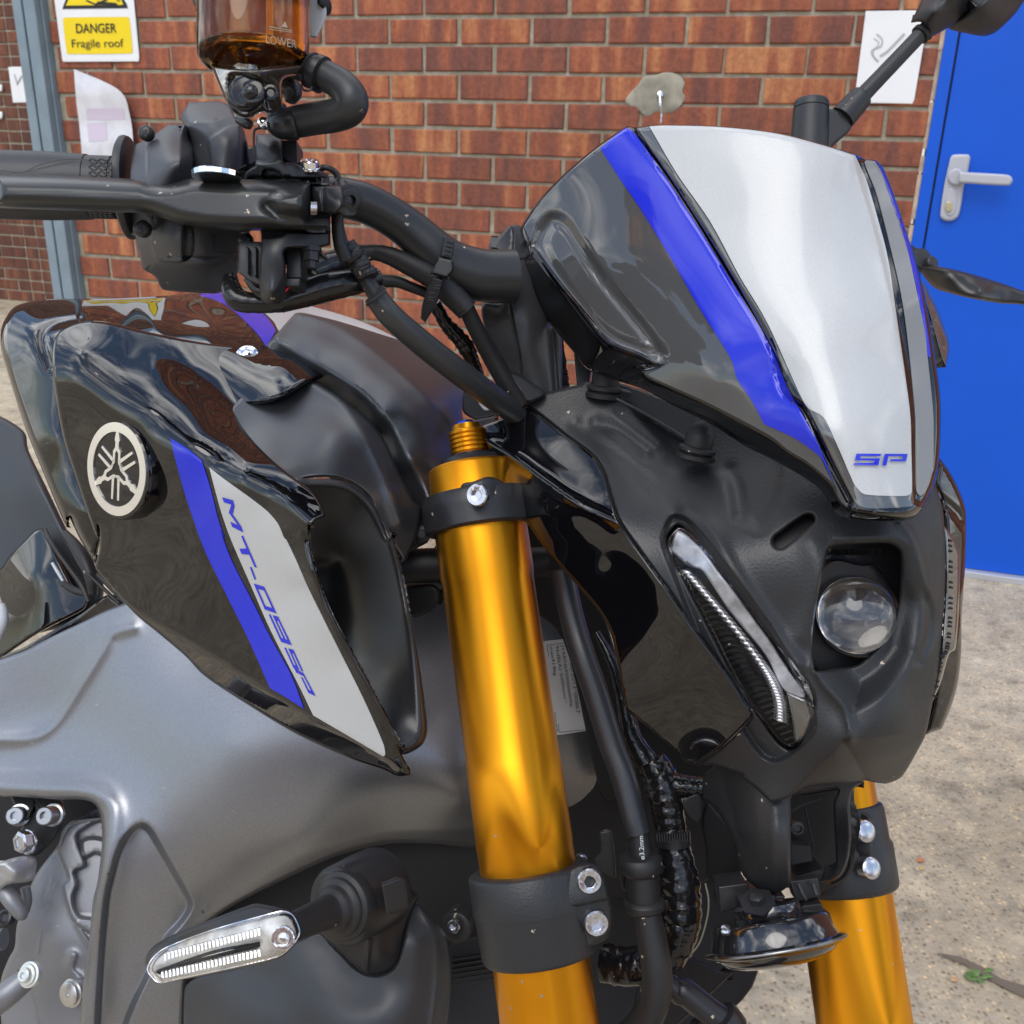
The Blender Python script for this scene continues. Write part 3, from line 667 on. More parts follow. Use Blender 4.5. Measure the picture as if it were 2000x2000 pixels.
# smoking sign
sm_o = q('N', [(738, 84, 'c'), (1218, 78, 'c'), (1100, 776, 'c'), (1090, 784, 'c'), (655, 776, 'c'), (650, 766, 'c')])
g = relief(sm_o, None, zf=wallz(-.006), rnd=(1.5, .0008), thick=.003)
nb2 = WP(.07, 1.3, 0); ns_ = put('smoking_sign', g, MWH, base=nb2); tag(ns_, 'plain white sign with faded cigarette smoke symbol between the brickwork and blue door', 'sign')
def stroke(pts, wd):
    S = spline(pts, 5); lo, hi = [], []
    for i in range(len(S)):
        t = S[min(i+1, len(S)-1)]-S[max(i-1, 0)]; t = t/np.linalg.norm(t); n_ = np.array([-t[1], t[0]])*wd/2
        lo.append(tuple(S[i]+n_)); hi.append(tuple(S[i]-n_))
    return [[lo[i], lo[i+1], hi[i+1], hi[i]] for i in range(len(S)-1)]
z7 = wallz(-.0072)
sk = stroke(q('N', [(820, 255), (862, 300), (850, 350), (800, 375), (795, 420), (835, 465)]), 3) + stroke(q('N', [(800, 290), (835, 320), (820, 355), (780, 385), (795, 430), (830, 470)]), 2) + stroke(q('N', [(845, 425), (905, 385), (1030, 255)]), 5)
put('faded_symbol', poly2d(sk, z7, 0), mat('faded grey print', (.42, .42, .43), .5), ns_, nb2, smooth=False)
# buildings behind the photographer, seen only in the bright parts of the bike
def bx(x0, x1, y0, y1, z0, z1):
    v = [(x, y, z) for z in (z0, z1) for x, y in ((x0, y0), (x1, y0), (x1, y1), (x0, y1))]
    return v, [(0, 3, 2, 1), (4, 5, 6, 7), (0, 1, 5, 4), (1, 2, 6, 5), (2, 3, 7, 6), (3, 0, 4, 7)]
MRB = mat('plain red brickwork', (.23, .07, .045), .85, var=.25, vscale=3)
MRF = mat('dark roof sheet', (.07, .075, .08), .6)
MWF = mat('white window frame', (.7, .7, .7), .4); MWG = mat('window glass', (.03, .035, .04), .05)
for nm, x0, x1, y0, hgt, lab in (('workshop_building', -16, 2.5, -13, 4.2, 'long red brick workshop behind the photographer'), ('brick_shed', 5, 14, -9, 3.2, 'lower red brick shed behind the photographer to the right')):
    e = empty(nm, ((x0+x1)/2, y0-2, 0)); eb = Vector(((x0+x1)/2, y0-2, 0)); tag(e, lab, 'building')
    put('wall', bx(x0, x1, y0-5, y0, 0, hgt), MRB, e, eb, smooth=False)
    put('roof', bx(x0-.3, x1+.3, y0-5.2, y0+.35, hgt, hgt+.25), MRF, e, eb, smooth=False)
    x = x0+1.5
    while x < x1-1.5:
        f_ = put('window', bx(x, x+1.2, y0, y0+.05, 1, 2.3), MWF, e, eb, smooth=False)
        put('pane', bx(x+.08, x+1.12, y0+.04, y0+.06, 1.08, 2.22), MWG, f_, eb, smooth=False); x += 3.1
# broken ground edge with weed, and leaves
def gp(x, y): v = rayv(x, y); return EYE + v*(H/-v.z)
crk = [gp(1838, 1868), gp(1880, 1880), gp(1925, 1905), gp(1960, 1925), gp(2010, 1945), gp(2080, 1970)]
v, f = [], []
for i, p in enumerate(crk):
    wdt = (.003, .008, .013, .01, .016, .012)[i]
    v += [p+Vector((0, -wdt, .004)), p+Vector((0, wdt, .004))]
    if i: f.append((2*i-2, 2*i, 2*i+1, 2*i-1))
ck = put('ground_crack', (v, f), mat('dirt in the crack', (.15, .12, .09), .95, bump=1, bscale=200), smooth=False); tag(ck, kind='structure')
def leafy(name, px, py, n, size, m_, label, cat, up=.6, grp=None, spread=.03):
    c0 = gp(px, py); V, Fc = [], []
    for i in range(n):
        a = random.uniform(0, 6.28); c = c0+Vector((random.gauss(0, spread), random.gauss(0, spread*.6), .004))
        d = Vector((math.cos(a), math.sin(a), random.uniform(.1, up))); sd_ = d.cross(Vector((0, 0, 1))).normalized()*size*.28
        k = len(V); V += [c, c+d*size*.5+sd_, c+d*size+Vector((0, 0, -size*.1)), c+d*size*.5-sd_, c+d*size*.5+Vector((0, 0, size*.05))]
        Fc += [(k, k+1, k+4), (k+1, k+2, k+4), (k+2, k+3, k+4), (k+3, k, k+4)]
    o = put(name, (V, Fc), m_, base=c0, smooth=False); tag(o, label, cat, grp)
MWE = mat('weed leaf', (.11, .2, .05), .5, var=.3, vscale=60)
leafy('weed', 1905, 1912, 12, .017, MWE, 'small green weed growing beside the ground crack', 'weed', spread=.012)
MLF = mat('dry orange leaf', (.5, .17, .07), .6)
leafy('fallen_leaf', 1806, 1680, 1, .02, MLF, 'small orange leaf on the concrete right of the gold fork', 'leaf', .1, spread=0)
leafy('fallen_leaf', 1798, 1703, 1, .014, mat('dry yellow leaf', (.5, .36, .12), .6), 'tiny yellow leaf on the concrete below the orange leaf', 'leaf', .1, spread=0)
leafy('fallen_leaf', 1870, 1912, 1, .018, mat('dry tan leaf', (.5, .3, .15), .6), 'tan leaf on the concrete beside the weed', 'leaf', .1, spread=0)
# ================================================================ the motorcycle
bike = empty('motorcycle', BASE)
tag(bike, 'black blue and silver naked motorcycle with gold fork legs parked by the wall', 'motorcycle')
def part(name, geo, mt, parent=None, **k): return put(name, geo, mt, parent or bike, BASE, **k)
# ---------------------------------------------------------------- fork legs
def fx1(y): return 941+.139*(y-1046)
def fz1(y): return .600-.052*(y-900)/1100
def fork(axf, zf, y0, y1, prof, mt, seg=56):
    return lathe((axf(y0), y0, zf(y0)), (axf(y1), y1, zf(y1)), prof, seg)
f1 = part('fork_leg', fork(fx1, fz1, 910, 2100, [(0, 78), (3, 84), (8, 87), (118, 88), (122, 90), (126, 90), (212, 90.5), (232, 88), (560, 87.5), (562, 88.4), (720, 89), (721, 88.4), (1700, 88)], None), MGO)
tag(f1, 'nearer gold fork leg')
part('fork_cap', join(fork(fx1, fz1, 918, 700, [(0, 74), (8, 66), (22, 60), (24, 44), (30, 42)], None, 48)), MS, f1)
adj = []
for k in range(6): adj += [(24+k*9, 36), (26+k*9, 38), (31+k*9, 38), (33+k*9, 36)]
part('preload_adjuster', fork(fx1, fz1, 918, 700, [(22, 38)]+adj+[(78, 32), (90, 29), (92, 18)], None, 40), MGO, f1)
part('rebound_screw', fork(fx1, fz1, 918, 700, [(90, 17), (97, 17), (99, 14), (99, 6)], None, 6), mat('blue anodised nut', (.02, .09, .6), .25, metal=1), f1)
def fx2(y): return 1667+.15*(y-1860)
def fz2(y): return .645-.03*(y-1500)/500
f2 = part('fork_leg', fork(fx2, fz2, 1100, 2100, [(0, 80), (480, 83), (860, 84), (861, 85), (1900, 86)], None), MGO)
tag(f2, 'farther gold fork leg')
# upper clamp, with its bolt
cl = spline([(824, 990, 'c'), (832, 975), (866, 962), (915, 945), (956, 930), (985, 945, 'c'), (1001, 983), (986, 1004), (930, 1012), (872, 1030), (840, 1041), (830, 1034, 'c')], 4, True)
yk = part('upper_clamp', join(fork(fx1, fz1, 1036, 900, [(0, 88), (1, 104), (5, 109), (40, 109), (66, 109), (71, 106), (73, 88)], None, 64), relief([(900, 950), (925, 940), (956, 931), (985, 944), (1002, 980), (988, 1003), (930, 1011), (900, 1012)],
     [(900, 980, .568), (940, 960, .562), (985, 1000, .566), (1000, 960, .572), (930, 1005, .565)], rnd=(6, .004), thick=.02, cell=5)), MS)
zb_ = .553
def sockbolt(x, y, z, r, mt=MST, parent=None, nx=0, ny=0, name='bolt', hexr=.5, depth=.35):
    o = part(name, join(face_lathe(x, y, z, [(-r*.6, r), (0, r), (r*.12, r*.93), (r*.14, r*.62), (r*.02, r*.58)], nx, ny, 32)), mt, parent)
    part('hex_socket', face_lathe(x, y, z, [(r*.02, r*hexr*1.12), (r*.16, r*hexr*1.12), (r*.161, r*hexr*1.0), (r*.16-r*.0, r*.01)], nx, ny, 6), MDK, o) if parent is None else None
    return o
def bolt2(x, y, z, r, mt, parent, nx=0, ny=0, hexr=.5):
    """bolt head with a real six sided hole"""
    A = W(x, y, z); d = (-cf+cr*nx+cu*ny).normalized(); a = cr-d*cr.dot(d); a.normalize(); b_ = d.cross(a); s = z/FX
    V, Fc = [], []; n = 24
    rings = [(-r*.7, r, 0), (r*.0, r, 0), (r*.13, r*.9, 0), (r*.13, r*hexr*1.05, 0), (r*.10, r*hexr, 1), (-r*.35, r*hexr, 1), (-r*.35, .01, 1)]
    for t, rr_, hx in rings:
        for k in range(n):
            an = 2*math.pi*k/n; q_ = rr_
            if hx: q_ = rr_*math.cos(math.pi/6)/math.cos((an % (math.pi/3))-math.pi/6)
            V.append(A+d*(t*s)+(a*math.cos(an)+b_*math.sin(an))*(q_*s))
    for i in range(len(rings)-1):
        for k in range(n): Fc.append((i*n+k, i*n+(k+1) % n, (i+1)*n+(k+1) % n, (i+1)*n+k))
    Fc.append(tuple(range(n)))
    return part('bolt', (V, Fc), mt, parent, sharp=30)
bolt2(931, 967, .552, 22, MST, yk, nx=-.35)
# lower clamp
LC = q('L', [(272, 800, 'c'), (330, 806), (700, 772), (1050, 712), (1180, 718), (1262, 775), (1318, 960), (1345, 1110), (1335, 1225), (1290, 1292), (1200, 1340), (1120, 1392), (800, 1452), (540, 1472), (400, 1470), (350, 1400), (295, 1130), (268, 960)])
LCc = q('L', [(275, 800, .61), (300, 1130, .605), (400, 1465, .60), (400, 950, .558), (440, 1300, .556), (700, 850, .535), (720, 1100, .535), (760, 1400, .533), (1000, 850, .540), (1050, 1250, .538), (1200, 800, .548), (1330, 1200, .548), (1300, 960, .55)])
LE = q('L', [(1000, 790), (1060, 735), (1110, 722), (1180, 718), (1262, 775), (1318, 960), (1345, 1110), (1335, 1225), (1290, 1292), (1200, 1340), (1120, 1392), (960, 1425)])
lcl = part('lower_clamp', join(fork(fx1, fz1, 1868, 1500, [(0, 94), (1, 108), (5, 112), (10, 114), (86, 117), (90, 118.5), (95, 120), (160, 120), (164, 118), (168, 112), (169, 94)], None, 72),
     relief(LE, q('L', [(960, 740, .540), (960, 1420, .537), (1180, 720, .541), (1340, 1110, .546), (1290, 1290, .545), (1120, 1390, .536), (1150, 1000, .536)]), rnd=(8, .006), thick=.03, cell=6, feats=[f_step(q('L', [(700, 1062), (1330, 985), (1450, 985), (1450, 600), (700, 600)]), -.0022, 8)])), MM)
bolt2(*q1('L', 1165, 855), .5345, 25, MST, lcl, nx=.12); bolt2(*q1('L', 1217, 1175), .5355, 25, MST, lcl, nx=.12)
C2 = q('M', [(1392, 420, 'c'), (1420, 350), (1580, 283), (1630, 292), (1655, 350), (1700, 500), (1717, 545), (1738, 800), (1722, 858), (1600, 905), (1400, 935), (1180, 945), (1100, 930), (1250, 850), (1350, 720), (1390, 600)])
cl2 = part('lower_clamp', join(fork(fx2, fz2, 1738, 1400, [(0, 84), (1, 98), (5, 102), (12, 104), (84, 104), (92, 99), (150, 98), (158, 95), (163, 86)], None, 64), relief(q('M', [(1180, 945, 'c'), (1250, 860), (1350, 720), (1390, 600), (1392, 420), (1430, 350), (1500, 330), (1560, 400), (1560, 860), (1500, 920)]), q('M', [(1400, 400, .612), (1200, 930, .62), (1450, 600, .603), (1550, 500, .602), (1540, 860, .601)]), rnd=(7, .005), thick=.02, cell=6)), MM)
for (x, y) in ((1465, 470), (1505, 748)):
    o = part('bolt', lathe((*q1('M', x+30, y+5), .590), (*q1('M', x-60, y-5), .600), [(-12, 14), (-10, 19), (-8, 21), (12, 21), (13, 12)], 32), MST, cl2)
# ---------------------------------------------------------------- headlight cowl
cowl_o = q('F', [(45, 548, 'c'), (130, 492), (350, 425), (500, 393), (570, 365)]) + [(1240, 765), (1420, 830), (1560, 900), (1640, 950), (1730, 955)] + \
    [q1('G', 1262, 565)+('c',)] + q('G', [(1312, 720), (1332, 880), (1342, 1200), (1320, 1600), (1292, 1932)]) + q('J', [(1430, 1080), (1384, 1290), (1330, 1400), (1220, 1590), (1160, 1640), (1080, 1665, 'c'), (1000, 1655), (930, 1640, 'c'), (760, 1660), (500, 1692), (390, 1745), (300, 1790), (210, 1806, 'c'), (110, 1710), (0, 1620)]) + \
    q('I', [(1740, 1600), (1520, 1530), (1380, 1530, 'c'), (1600, 1370), (1780, 1190), (1800, 1130), (1750, 1040), (1640, 860), (1400, 530), (1140, 150)]) + q('F', [(1130, 1880), (880, 1530), (800, 1400), (740, 1220), (680, 1030), (590, 910), (400, 770), (140, 572)])
open_l = q('G', [(440, 1110), (452, 1062), (490, 1032), (600, 1015), (880, 1008), (955, 1030), (998, 1090), (1000, 1250), (985, 1440), (945, 1620), (880, 1740)]) + q('J', [(900, 745), (820, 778), (690, 797), (560, 815), (540, 760), (528, 620), (535, 480), (575, 220)])
drl = q('F', [(1225, 1462), (1262, 1450), (1330, 1490), (1470, 1640)]) + q('Y', [(960, 790), (1100, 975), (1235, 1150), (1272, 1225), (1262, 1290), (1222, 1385), (1190, 1408), (1150, 1390), (1105, 1335), (1000, 1180), (900, 985), (800, 790), (742, 680), (740, 640)])
cowl_c = [(1011, 791, .607), (1090, 760, .606), (1147, 744, .605), (1103, 850, .592), (1152, 886, .578), (1191, 966, .555), (1208, 1012, .54), (1292, 1136, .525), (1362, 1237, .517), (1424, 1322, .512), (1466, 1395, .508), (1414, 1454, .528), (1365, 1496, .548),
          (1240, 800, .588), (1300, 930, .560), (1380, 830, .572), (1430, 960, .533), (1500, 900, .54), (1560, 960, .512), (1300, 1030, .535), (1400, 1080, .508), (1500, 1060, .500), (1560, 1180, .495), (1500, 1200, .499), (1570, 1330, .494),
          (1640, 960, .505), (1700, 985, .498), (1780, 985, .503), (1640, 1040, .493), (1780, 1060, .494), (1790, 1150, .494), (1800, 1280, .499),
          (1826, 948, .522), (1838, 1000, .519), (1847, 1110, .516), (1841, 1214, .515), (1818, 1380, .517), (1806, 1434, .517), (1765, 1512, .515), (1729, 1531, .513), (1620, 1530, .505), (1551, 1551, .515), (1504, 1567, .52), (1450, 1520, .534),
          (1500, 1440, .512), (1600, 1300, .493), (1660, 1400, .487), (1780, 1400, .497), (1650, 1440, .482), (1760, 1440, .494), (1560, 1480, .505), (1600, 1250, .494)]
lowline = q('J', [(260, 1850), (390, 1700), (560, 1520), (700, 1400), (755, 1322), (1000, 1305), (1390, 1262), (1520, 1245)])
low = lowline + q('J', [(1560, 1900), (200, 1980)])
cowl_f = [f_fold(low, lowline, .00034, 4),
          f_dish(q('G', [(440, 1000), (560, 960), (940, 950), (1060, 1000), (1120, 1100), (1170, 1250), (1215, 1400), (1215, 1500), (1190, 1650), (1165, 1780)]) + q('J', [(1345, 700), (1250, 860), (1080, 1030), (850, 1150), (790, 1110), (620, 900), (540, 780), (515, 560), (560, 150)]), .017, 62),
          f_dish(drl+[], .0, 10),
          f_crease(q('J', [(545, 790), (620, 920), (745, 1060), (800, 1180), (820, 1320)]), -.004, 22),
          f_ridge(q('G', [(1010, 860), (1080, 950), (1135, 1070), (1175, 1240), (1225, 1410)]), -.0022, 9),
          f_step(q('F', [(1175, 1700), (1140, 1560), (1170, 1450), (1215, 1385), (1290, 1395), (1380, 1470), (1500, 1620), (1900, 2150), (2100, 2500), (2280, 2900), (2200, 3100), (1900, 3200), (1500, 2500)]), .007, 14),
          f_ridge(q('F', [(480, 690), (700, 850), (900, 1010), (1100, 1200), (1240, 1330)]), .0022, 16),
          f_ridge(q('F', [(640, 690), (800, 740), (960, 860), (1010, 900)]), .004, 17),
          f_step(q('F', [(820, 560), (1120, 820), (1140, 900), (1260, 1020), (1480, 1100), (1640, 1130), (1700, 1330), (1720, 1400), (1900, 1450), (2000, 900), (1200, 400)]), .0045, 44),
          f_ridge(q('F', [(1650, 1040), (1690, 1200), (1715, 1390)]), .002, 14),
          f_ridge(q('F', [(1300, 1350), (1500, 1480), (1640, 1750), (1900, 2150), (2150, 2500)]), -.0035, 17),
          f_ridge(q('G', [(330, 1020), (380, 1250), (330, 1500), (260, 1700)]), -.002, 24),
          f_ridge(q('J', [(1330, 740), (1400, 560), (1412, 400), (1380, 230)]), .003, 9)]
slot = q('G', [(40, 985), (60, 950), (270, 800), (330, 795), (352, 830), (335, 865), (120, 1040), (75, 1045), (45, 1020)])
zc = surf(cowl_c, cowl_f)
cowl = part('headlight_cowl', relief(cowl_o, cowl_c, holes=[open_l, drl, slot], feats=cowl_f, rnd=(7, .004), thick=.004, cell=6), MM)
def grow(P, k):
    A = np.array([p[:2] for p in P]); c = A.mean(0); return [tuple(c+(a-c)*k) for a in A]
part('cowl_backing', relief(grow(slot, 1.35), None, zf=lambda x, y: zc(x, y)+.012, rnd=(0, 0), thick=.003), MDK, cowl)
# projector headlight
hl_ = part('headlight_housing', relief(grow(open_l, 1.12), [(1600, 1060, .52), (1760, 1060, .525), (1740, 1280, .532), (1590, 1300, .526)], rnd=(0, 0), thick=.003,
     feats=[f_step(q('G', [(455, 1150), (700, 1165), (800, 1175), (900, 1300), (980, 1500), (900, 1800), (600, 1980), (340, 1950), (300, 1500)]), -.010, 8)], cell=6), MS, cowl)
pc = q1('G', 661, 1553)
part('brow_vent', join(*[prism([q1('G', x, 1052)+(.508,), q1('G', x+14, 1052)+(.508,), q1('G', x+10, 1098)+(.516,), q1('G', x-4, 1098)+(.516,)], (0, 0, .004)) for x in range(475, 850, 26)]), MS, hl_, smooth=False)
part('lens_bezel', face_lathe(pc[0]+3, pc[1]+2, .511, [(-12, 79), (0, 79), (3, 78), (4, 76), (4, 73)], -.05, .1, 64), MS, hl_)
def sphere_cap(px, py, z, r, bulge, nx=0, ny=0, nr=14, seg=64):
    return face_lathe(px, py, z, [(bulge*math.sin(t), r*math.cos(t)) for t in np.linspace(0, math.pi/2*.995, nr)], nx, ny, seg)
lens_m = mat('projector lens', (1, .99, .97), .0, trans=1, ior=1.5)
part('headlight_lens', sphere_cap(pc[0], pc[1], .506, 75, 66, -.08, .12), lens_m, hl_)
part('lens_back_disc', face_lathe(pc[0], pc[1], .5125, [(-3, 74), (0, 74), (-5, 50), (-8, 30), (-9, .5)], -.08, .12, 64), mat('pale disc to brighten the lens', (.95, .9, .82), .3, metal=.35), hl_)  # warm pale disc added behind the lens so it looks bright beige
# running light (left) -------------------------------------------------------
zd = lambda x, y: zc(x, y)
dl = part('running_light', relief(grow(drl, 1.04), None, zf=lambda x, y: zc(x, y)+.012, rnd=(0, 0), thick=.003, cell=7), MDK, cowl)
refl = q('F', [(1240, 1480, 'c'), (1340, 1545), (1460, 1660)]) + q('I', [(1560, 60), (1700, 240), (1850, 450)]) + q('J', [(200, 570), (330, 770), (450, 940), (482, 1010, 'c'), (430, 1020), (300, 940), (180, 700), (0, 480)]) + q('I', [(1600, 300), (1440, 60)]) + q('F', [(1330, 1760), (1195, 1640, 'c')])
part('reflector_strip', relief(refl, None, zf=lambda x, y: zc(x, y)+.004, rnd=(5, .002), thick=.003, cell=6, feats=[f_step(q('I', [(1300, 20), (1560, 300), (1900, 800), (2100, 1200), (1400, 900)]), .003, 8)]), mat('frosted clear light guide', (.42, .43, .46), .3, metal=.3, var=.45, vscale=110, coat=.6), dl)
bead = spline([(1341, 1118), (1388, 1172.5), (1440, 1234.6), (1486, 1297), (1507, 1333), (1520, 1369), (1522, 1405)], 6)
gs = []
for p in bead:
    z = float(zc(p[0], p[1]))+.004
    gs.append(tube([(p[0]-9, p[1]-4, z+.002, 2.5), (p[0], p[1], z-.001, 4.6), (p[0]+10, p[1]+3, z-.001, 3.6), (p[0]+20, p[1]+9, z+.001, 1.2)], seg=10, sub=4))
part('light_beads', join(*gs), mat('clear bead', (.7, .7, .72), .06, metal=.85), dl)
rid = []
for i in range(34):
    t = i/33; a = np.array([1318, 1092])*(1-t)+np.array([1545, 1448])*t; bow = 10*math.sin(t*3.1)
    x, y = a[0]-bow, a[1]+bow*.6; z = float(zc(x, y))+.007; ln = 26+18*t
    rid.append(tube([(x-4, y+6, z+.002, 2), (x+ln*.5, y-2, z-.001, 2.6), (x+ln, y+1, z, 2)], seg=6, sub=3))
part('reflector_ribs', join(*rid), MS, dl)
tail = q('J', [(330, 965, 'c'), (490, 1030, 'c'), (535, 1115), (480, 1300), (400, 1350), (370, 1150)])
part('light_end', relief(tail, None, zf=lambda x, y: zc(x, y)+.003, rnd=(6, .002), thick=.002, cell=6), mat('dark tinted light end', (.12, .12, .12), .08, coat=1, metal=.5), dl)
mcl = mat('clear light cover', (1, 1, 1), .0, trans=1, ior=1.15)
part('light_cover', relief(grow(drl, .97), None, zf=lambda x, y: zc(x, y)-.0, rnd=(3, .001), thick=.0015, cell=7), mcl, dl)
# gloss black side panel of the cowl -----------------------------------------
sp_o = q('H', [(1308, 1880, 'c'), (1330, 1852), (1500, 1790), (1590, 1725)]) + q('F', [(60, 562), (140, 570), (400, 770), (590, 910), (680, 1030), (740, 1220), (800, 1400), (880, 1530), (1130, 1880)]) + \
    q('I', [(1140, 150), (1400, 530), (1640, 860), (1750, 1040), (1803, 1125), (1785, 1185), (1600, 1370), (1450, 1480), (1380, 1532, 'c'), (1280, 1480), (1100, 1310), (860, 1110, 'c'), (830, 950), (790, 720), (740, 520), (660, 370), (520, 200), (340, 0)]) + q('F', [(200, 1560), (0, 1240)]) + [(968, 925), (948, 870)]
sp_c = [(942, 838, .603), (1024, 795, .602), (1103, 850, .588), (1152, 886, .573), (1191, 966, .55), (1208, 1012, .535), (1292, 1136, .52), (1362, 1237, .512), (1424, 1322, .507), (1466, 1395, .504), (1414, 1454, .523), (1360, 1494, .543),
        (1000, 890, .585), (1062, 937, .569), (1129, 984, .551), (1000, 971, .583), (1062, 1070, .570), (1134, 1151, .560), (1191, 1234, .552), (1212, 1345, .551), (1284, 1439, .548), (1300, 1250, .527), (1200, 1100, .542)]
sp_f = [f_crease(q('F', [(-220, 800), (0, 930), (240, 1110), (500, 1290), (730, 1400), (800, 1440)]), -.005, 26)]
part('cowl_side_panel', relief(sp_o, sp_c, feats=sp_f, rnd=(6, .003), thick=.004, cell=6), MG, cowl)
# right gloss wing and right running light
rw_o = q('G', [(1262, 560, 'c'), (1300, 368, 'c'), (1390, 500), (1478, 700), (1495, 850), (1490, 1150), (1462, 1560)]) + q('J', [(1650, 700), (1612, 970), (1510, 1240), (1470, 1262), (1384, 1292, 'c'), (1440, 1080), (1470, 900), (1560, 350)]) + q('G', [(1345, 1200), (1342, 900), (1310, 700)])
rw_c = [(1826, 945, .53), (1836, 896, .54), (1883, 981, .545), (1887, 1100, .541), (1878, 1200, .54), (1867, 1350, .54), (1840, 1423, .536), (1808, 1434, .53), (1846, 1110, .525), (1843, 1250, .523)]
rw = part('cowl_side_panel', relief(rw_o, rw_c, rnd=(10, .006), thick=.004, cell=6, feats=[f_ridge(q('G', [(1270, 640), (1420, 780), (1490, 880)]), .004, 9)]), MG, cowl)
tag(rw, 'narrow gloss black panel at the far side of the cowl')
rdl = q('G', [(1322, 868, 'c'), (1400, 965), (1430, 1040), (1448, 1100), (1440, 1500), (1415, 1800)]) + q('J', [(1560, 690), (1500, 900), (1420, 1090), (1405, 1200, 'c'), (1430, 1050), (1500, 690), (1532, 300), (1537, 0)]) + q('G', [(1336, 1000)])
rl = part('running_light', relief(rdl, rw_c, dz=-.009, rnd=(5, .003), thick=.003, cell=5), mat('clear light edge', (.1, .1, .105), .07, metal=.8, coat=1), cowl)
tag(rl, 'running light strip at the far side of the cowl')
zr_ = surf(rw_c)
rt = []
for i in range(30):
    t = i/29; P_ = spline(q('G', [(1372, 985), (1378, 1300), (1372, 1600), (1350, 1800)]) + q('J', [(1500, 720), (1450, 1000)]), 8); p = P_[int(t*(len(P_)-1))]
    z = float(zr_(p[0], p[1]))-.0125; rt.append(tube([(p[0]-5, p[1]-2, z+.003, 2.2), (p[0]+4, p[1]+2, z+.003, 2.2)], seg=6, sub=2))
part('reflector_ribs', join(*rt), MDK, rl)
# rubber posts under the screen
def post(p0, p1, rf, rs, hgt, z0, z1, dome=0):
    pr = [(-6, rf*.86), (-4, rf), (4, rf), (6, rf*.9), (7, rf*.8), (9, rf*.82), (11, rf*.97), (17, rf*.97), (20, rf*.86), (21, rs), (hgt, rs)]
    if dome: pr += [(hgt+2, rs*.95), (hgt+2.5, rs*.86), (hgt+rs*.5, rs*.72), (hgt+rs*.85, rs*.4), (hgt+rs*.95, .1)]
    return lathe((*p0, z0), (*p1, z1), pr, 48)
part('screen_grommet', post(q1('F', 690, 475), q1('F', 712, 300), 35, 27, 62, .60, .597), MR, cowl)
part('screen_grommet', post(q1('F', 1385, 935), q1('F', 1440, 690), 38, 28, 46, .552, .548, 1), MR, cowl)
part('screen_bracket', join(relief(q('F', [(800, 470, 'c'), (820, 380), (1300, 560), (1420, 640), (1380, 800, 'c'), (1300, 800), (1000, 620)]), q('F', [(800, 450, .60), (1300, 600, .575), (1350, 800, .562)]), rnd=(4, .003), thick=.006),
     tube(q('F', [(790, 500, .586, 12), (1000, 610, .577, 12), (1200, 730, .567, 12), (1310, 800, .560, 12)]))), MS, cowl)
# ---------------------------------------------------------------- fly screen
fs_o = q('S', [(870, 176, 'c'), (640, 330), (370, 560), (200, 740), (100, 880), (62, 955), (82, 1040), (118, 1105), (105, 1165), (62, 1238), (54, 1310), (95, 1410), (200, 1560), (300, 1690), (400, 1810)]) + \
    q('F', [(480, 165), (545, 252), (620, 303), (800, 365), (1000, 430), (1200, 540), (1500, 690), (1750, 850)]) + q('G', [(0, 362), (200, 470), (380, 590), (455, 690), (492, 762), (560, 815), (700, 840), (900, 845), (1060, 832), (1150, 770), (1250, 575), (1288, 400), (1303, 150), (1300, -100)]) + \
    q('Z', [(1450, 1900), (1400, 1600), (1330, 1350), (1230, 1050), (1172, 905), (1130, 862, 'c'), (1080, 860), (1020, 832, 'c'), (850, 780), (600, 716), (300, 681), (0, 672)]) + q('S', [(1040, 172), (930, 186)])
fs_c = [(1225, 250, .568), (1100, 345, .594), (1020, 440, .622), (1052, 495, .606), (1092, 550, .592), (1145, 617, .58), (1191, 668, .568), (1255, 700, .553), (1310, 757, .541), (1388, 795, .527), (1500, 856, .507), (1577, 906, .494), (1622, 945, .486), (1645, 980, .482), (1690, 1000, .477), (1772, 1000, .480),
        (1150, 500, .577), (1300, 600, .543), (1400, 750, .520), (1262, 330, .557), (1400, 520, .527), (1520, 730, .503), (1640, 930, .481), (1266, 250, .561), (1470, 252, .533), (1662, 303, .528), (1400, 400, .534), (1600, 500, .511), (1560, 700, .495), (1700, 700, .495), (1720, 900, .480), (1600, 850, .483), (1745, 400, .535), (1725, 330, .545), (1700, 311, .538), (1780, 489, .530), (1825, 650, .520), (1836, 800, .509), (1834, 900, .503), (1800, 990, .489), (1790, 800, .497), (1770, 600, .508)]
lipline = q('S', [(130, 1110), (185, 1130), (350, 1350), (560, 1610), (740, 1810), (960, 1900)]) + q('F', [(1080, 232), (1150, 250), (1060, 278), (1000, 300), (1050, 350), (1200, 420), (1500, 560), (1932, 790)]) + q('G', [(150, 320), (300, 412), (470, 560), (540, 680), (620, 745), (760, 772), (1000, 772), (1100, 740), (1180, 640), (1230, 480)])
lip = [p[:2] for p in lipline] + [(1850, 925), (1860, 1080), (1500, 1060), (1200, 900), (980, 700), (960, 500), (1020, 470)]
pocket = q('S', [(300, 855), (235, 915), (190, 1000), (150, 1090), (190, 1130), (350, 1345), (560, 1605), (740, 1800), (960, 1890), (1100, 1935), (1150, 1900), (1040, 1740), (880, 1540), (700, 1320), (520, 1060), (400, 890)])
bump_ = q('S', [(330, 935), (280, 1000), (265, 1100), (330, 1240), (560, 1570), (760, 1750), (960, 1840), (1040, 1850), (1000, 1760), (700, 1400), (520, 1150), (400, 970)])
cl_ = q('S', [(915, 200), (1150, 520), (1400, 900), (1640, 1300), (1932, 1790)]) + q('G', [(120, -130), (270, 0), (400, 260), (520, 500), (620, 690)])
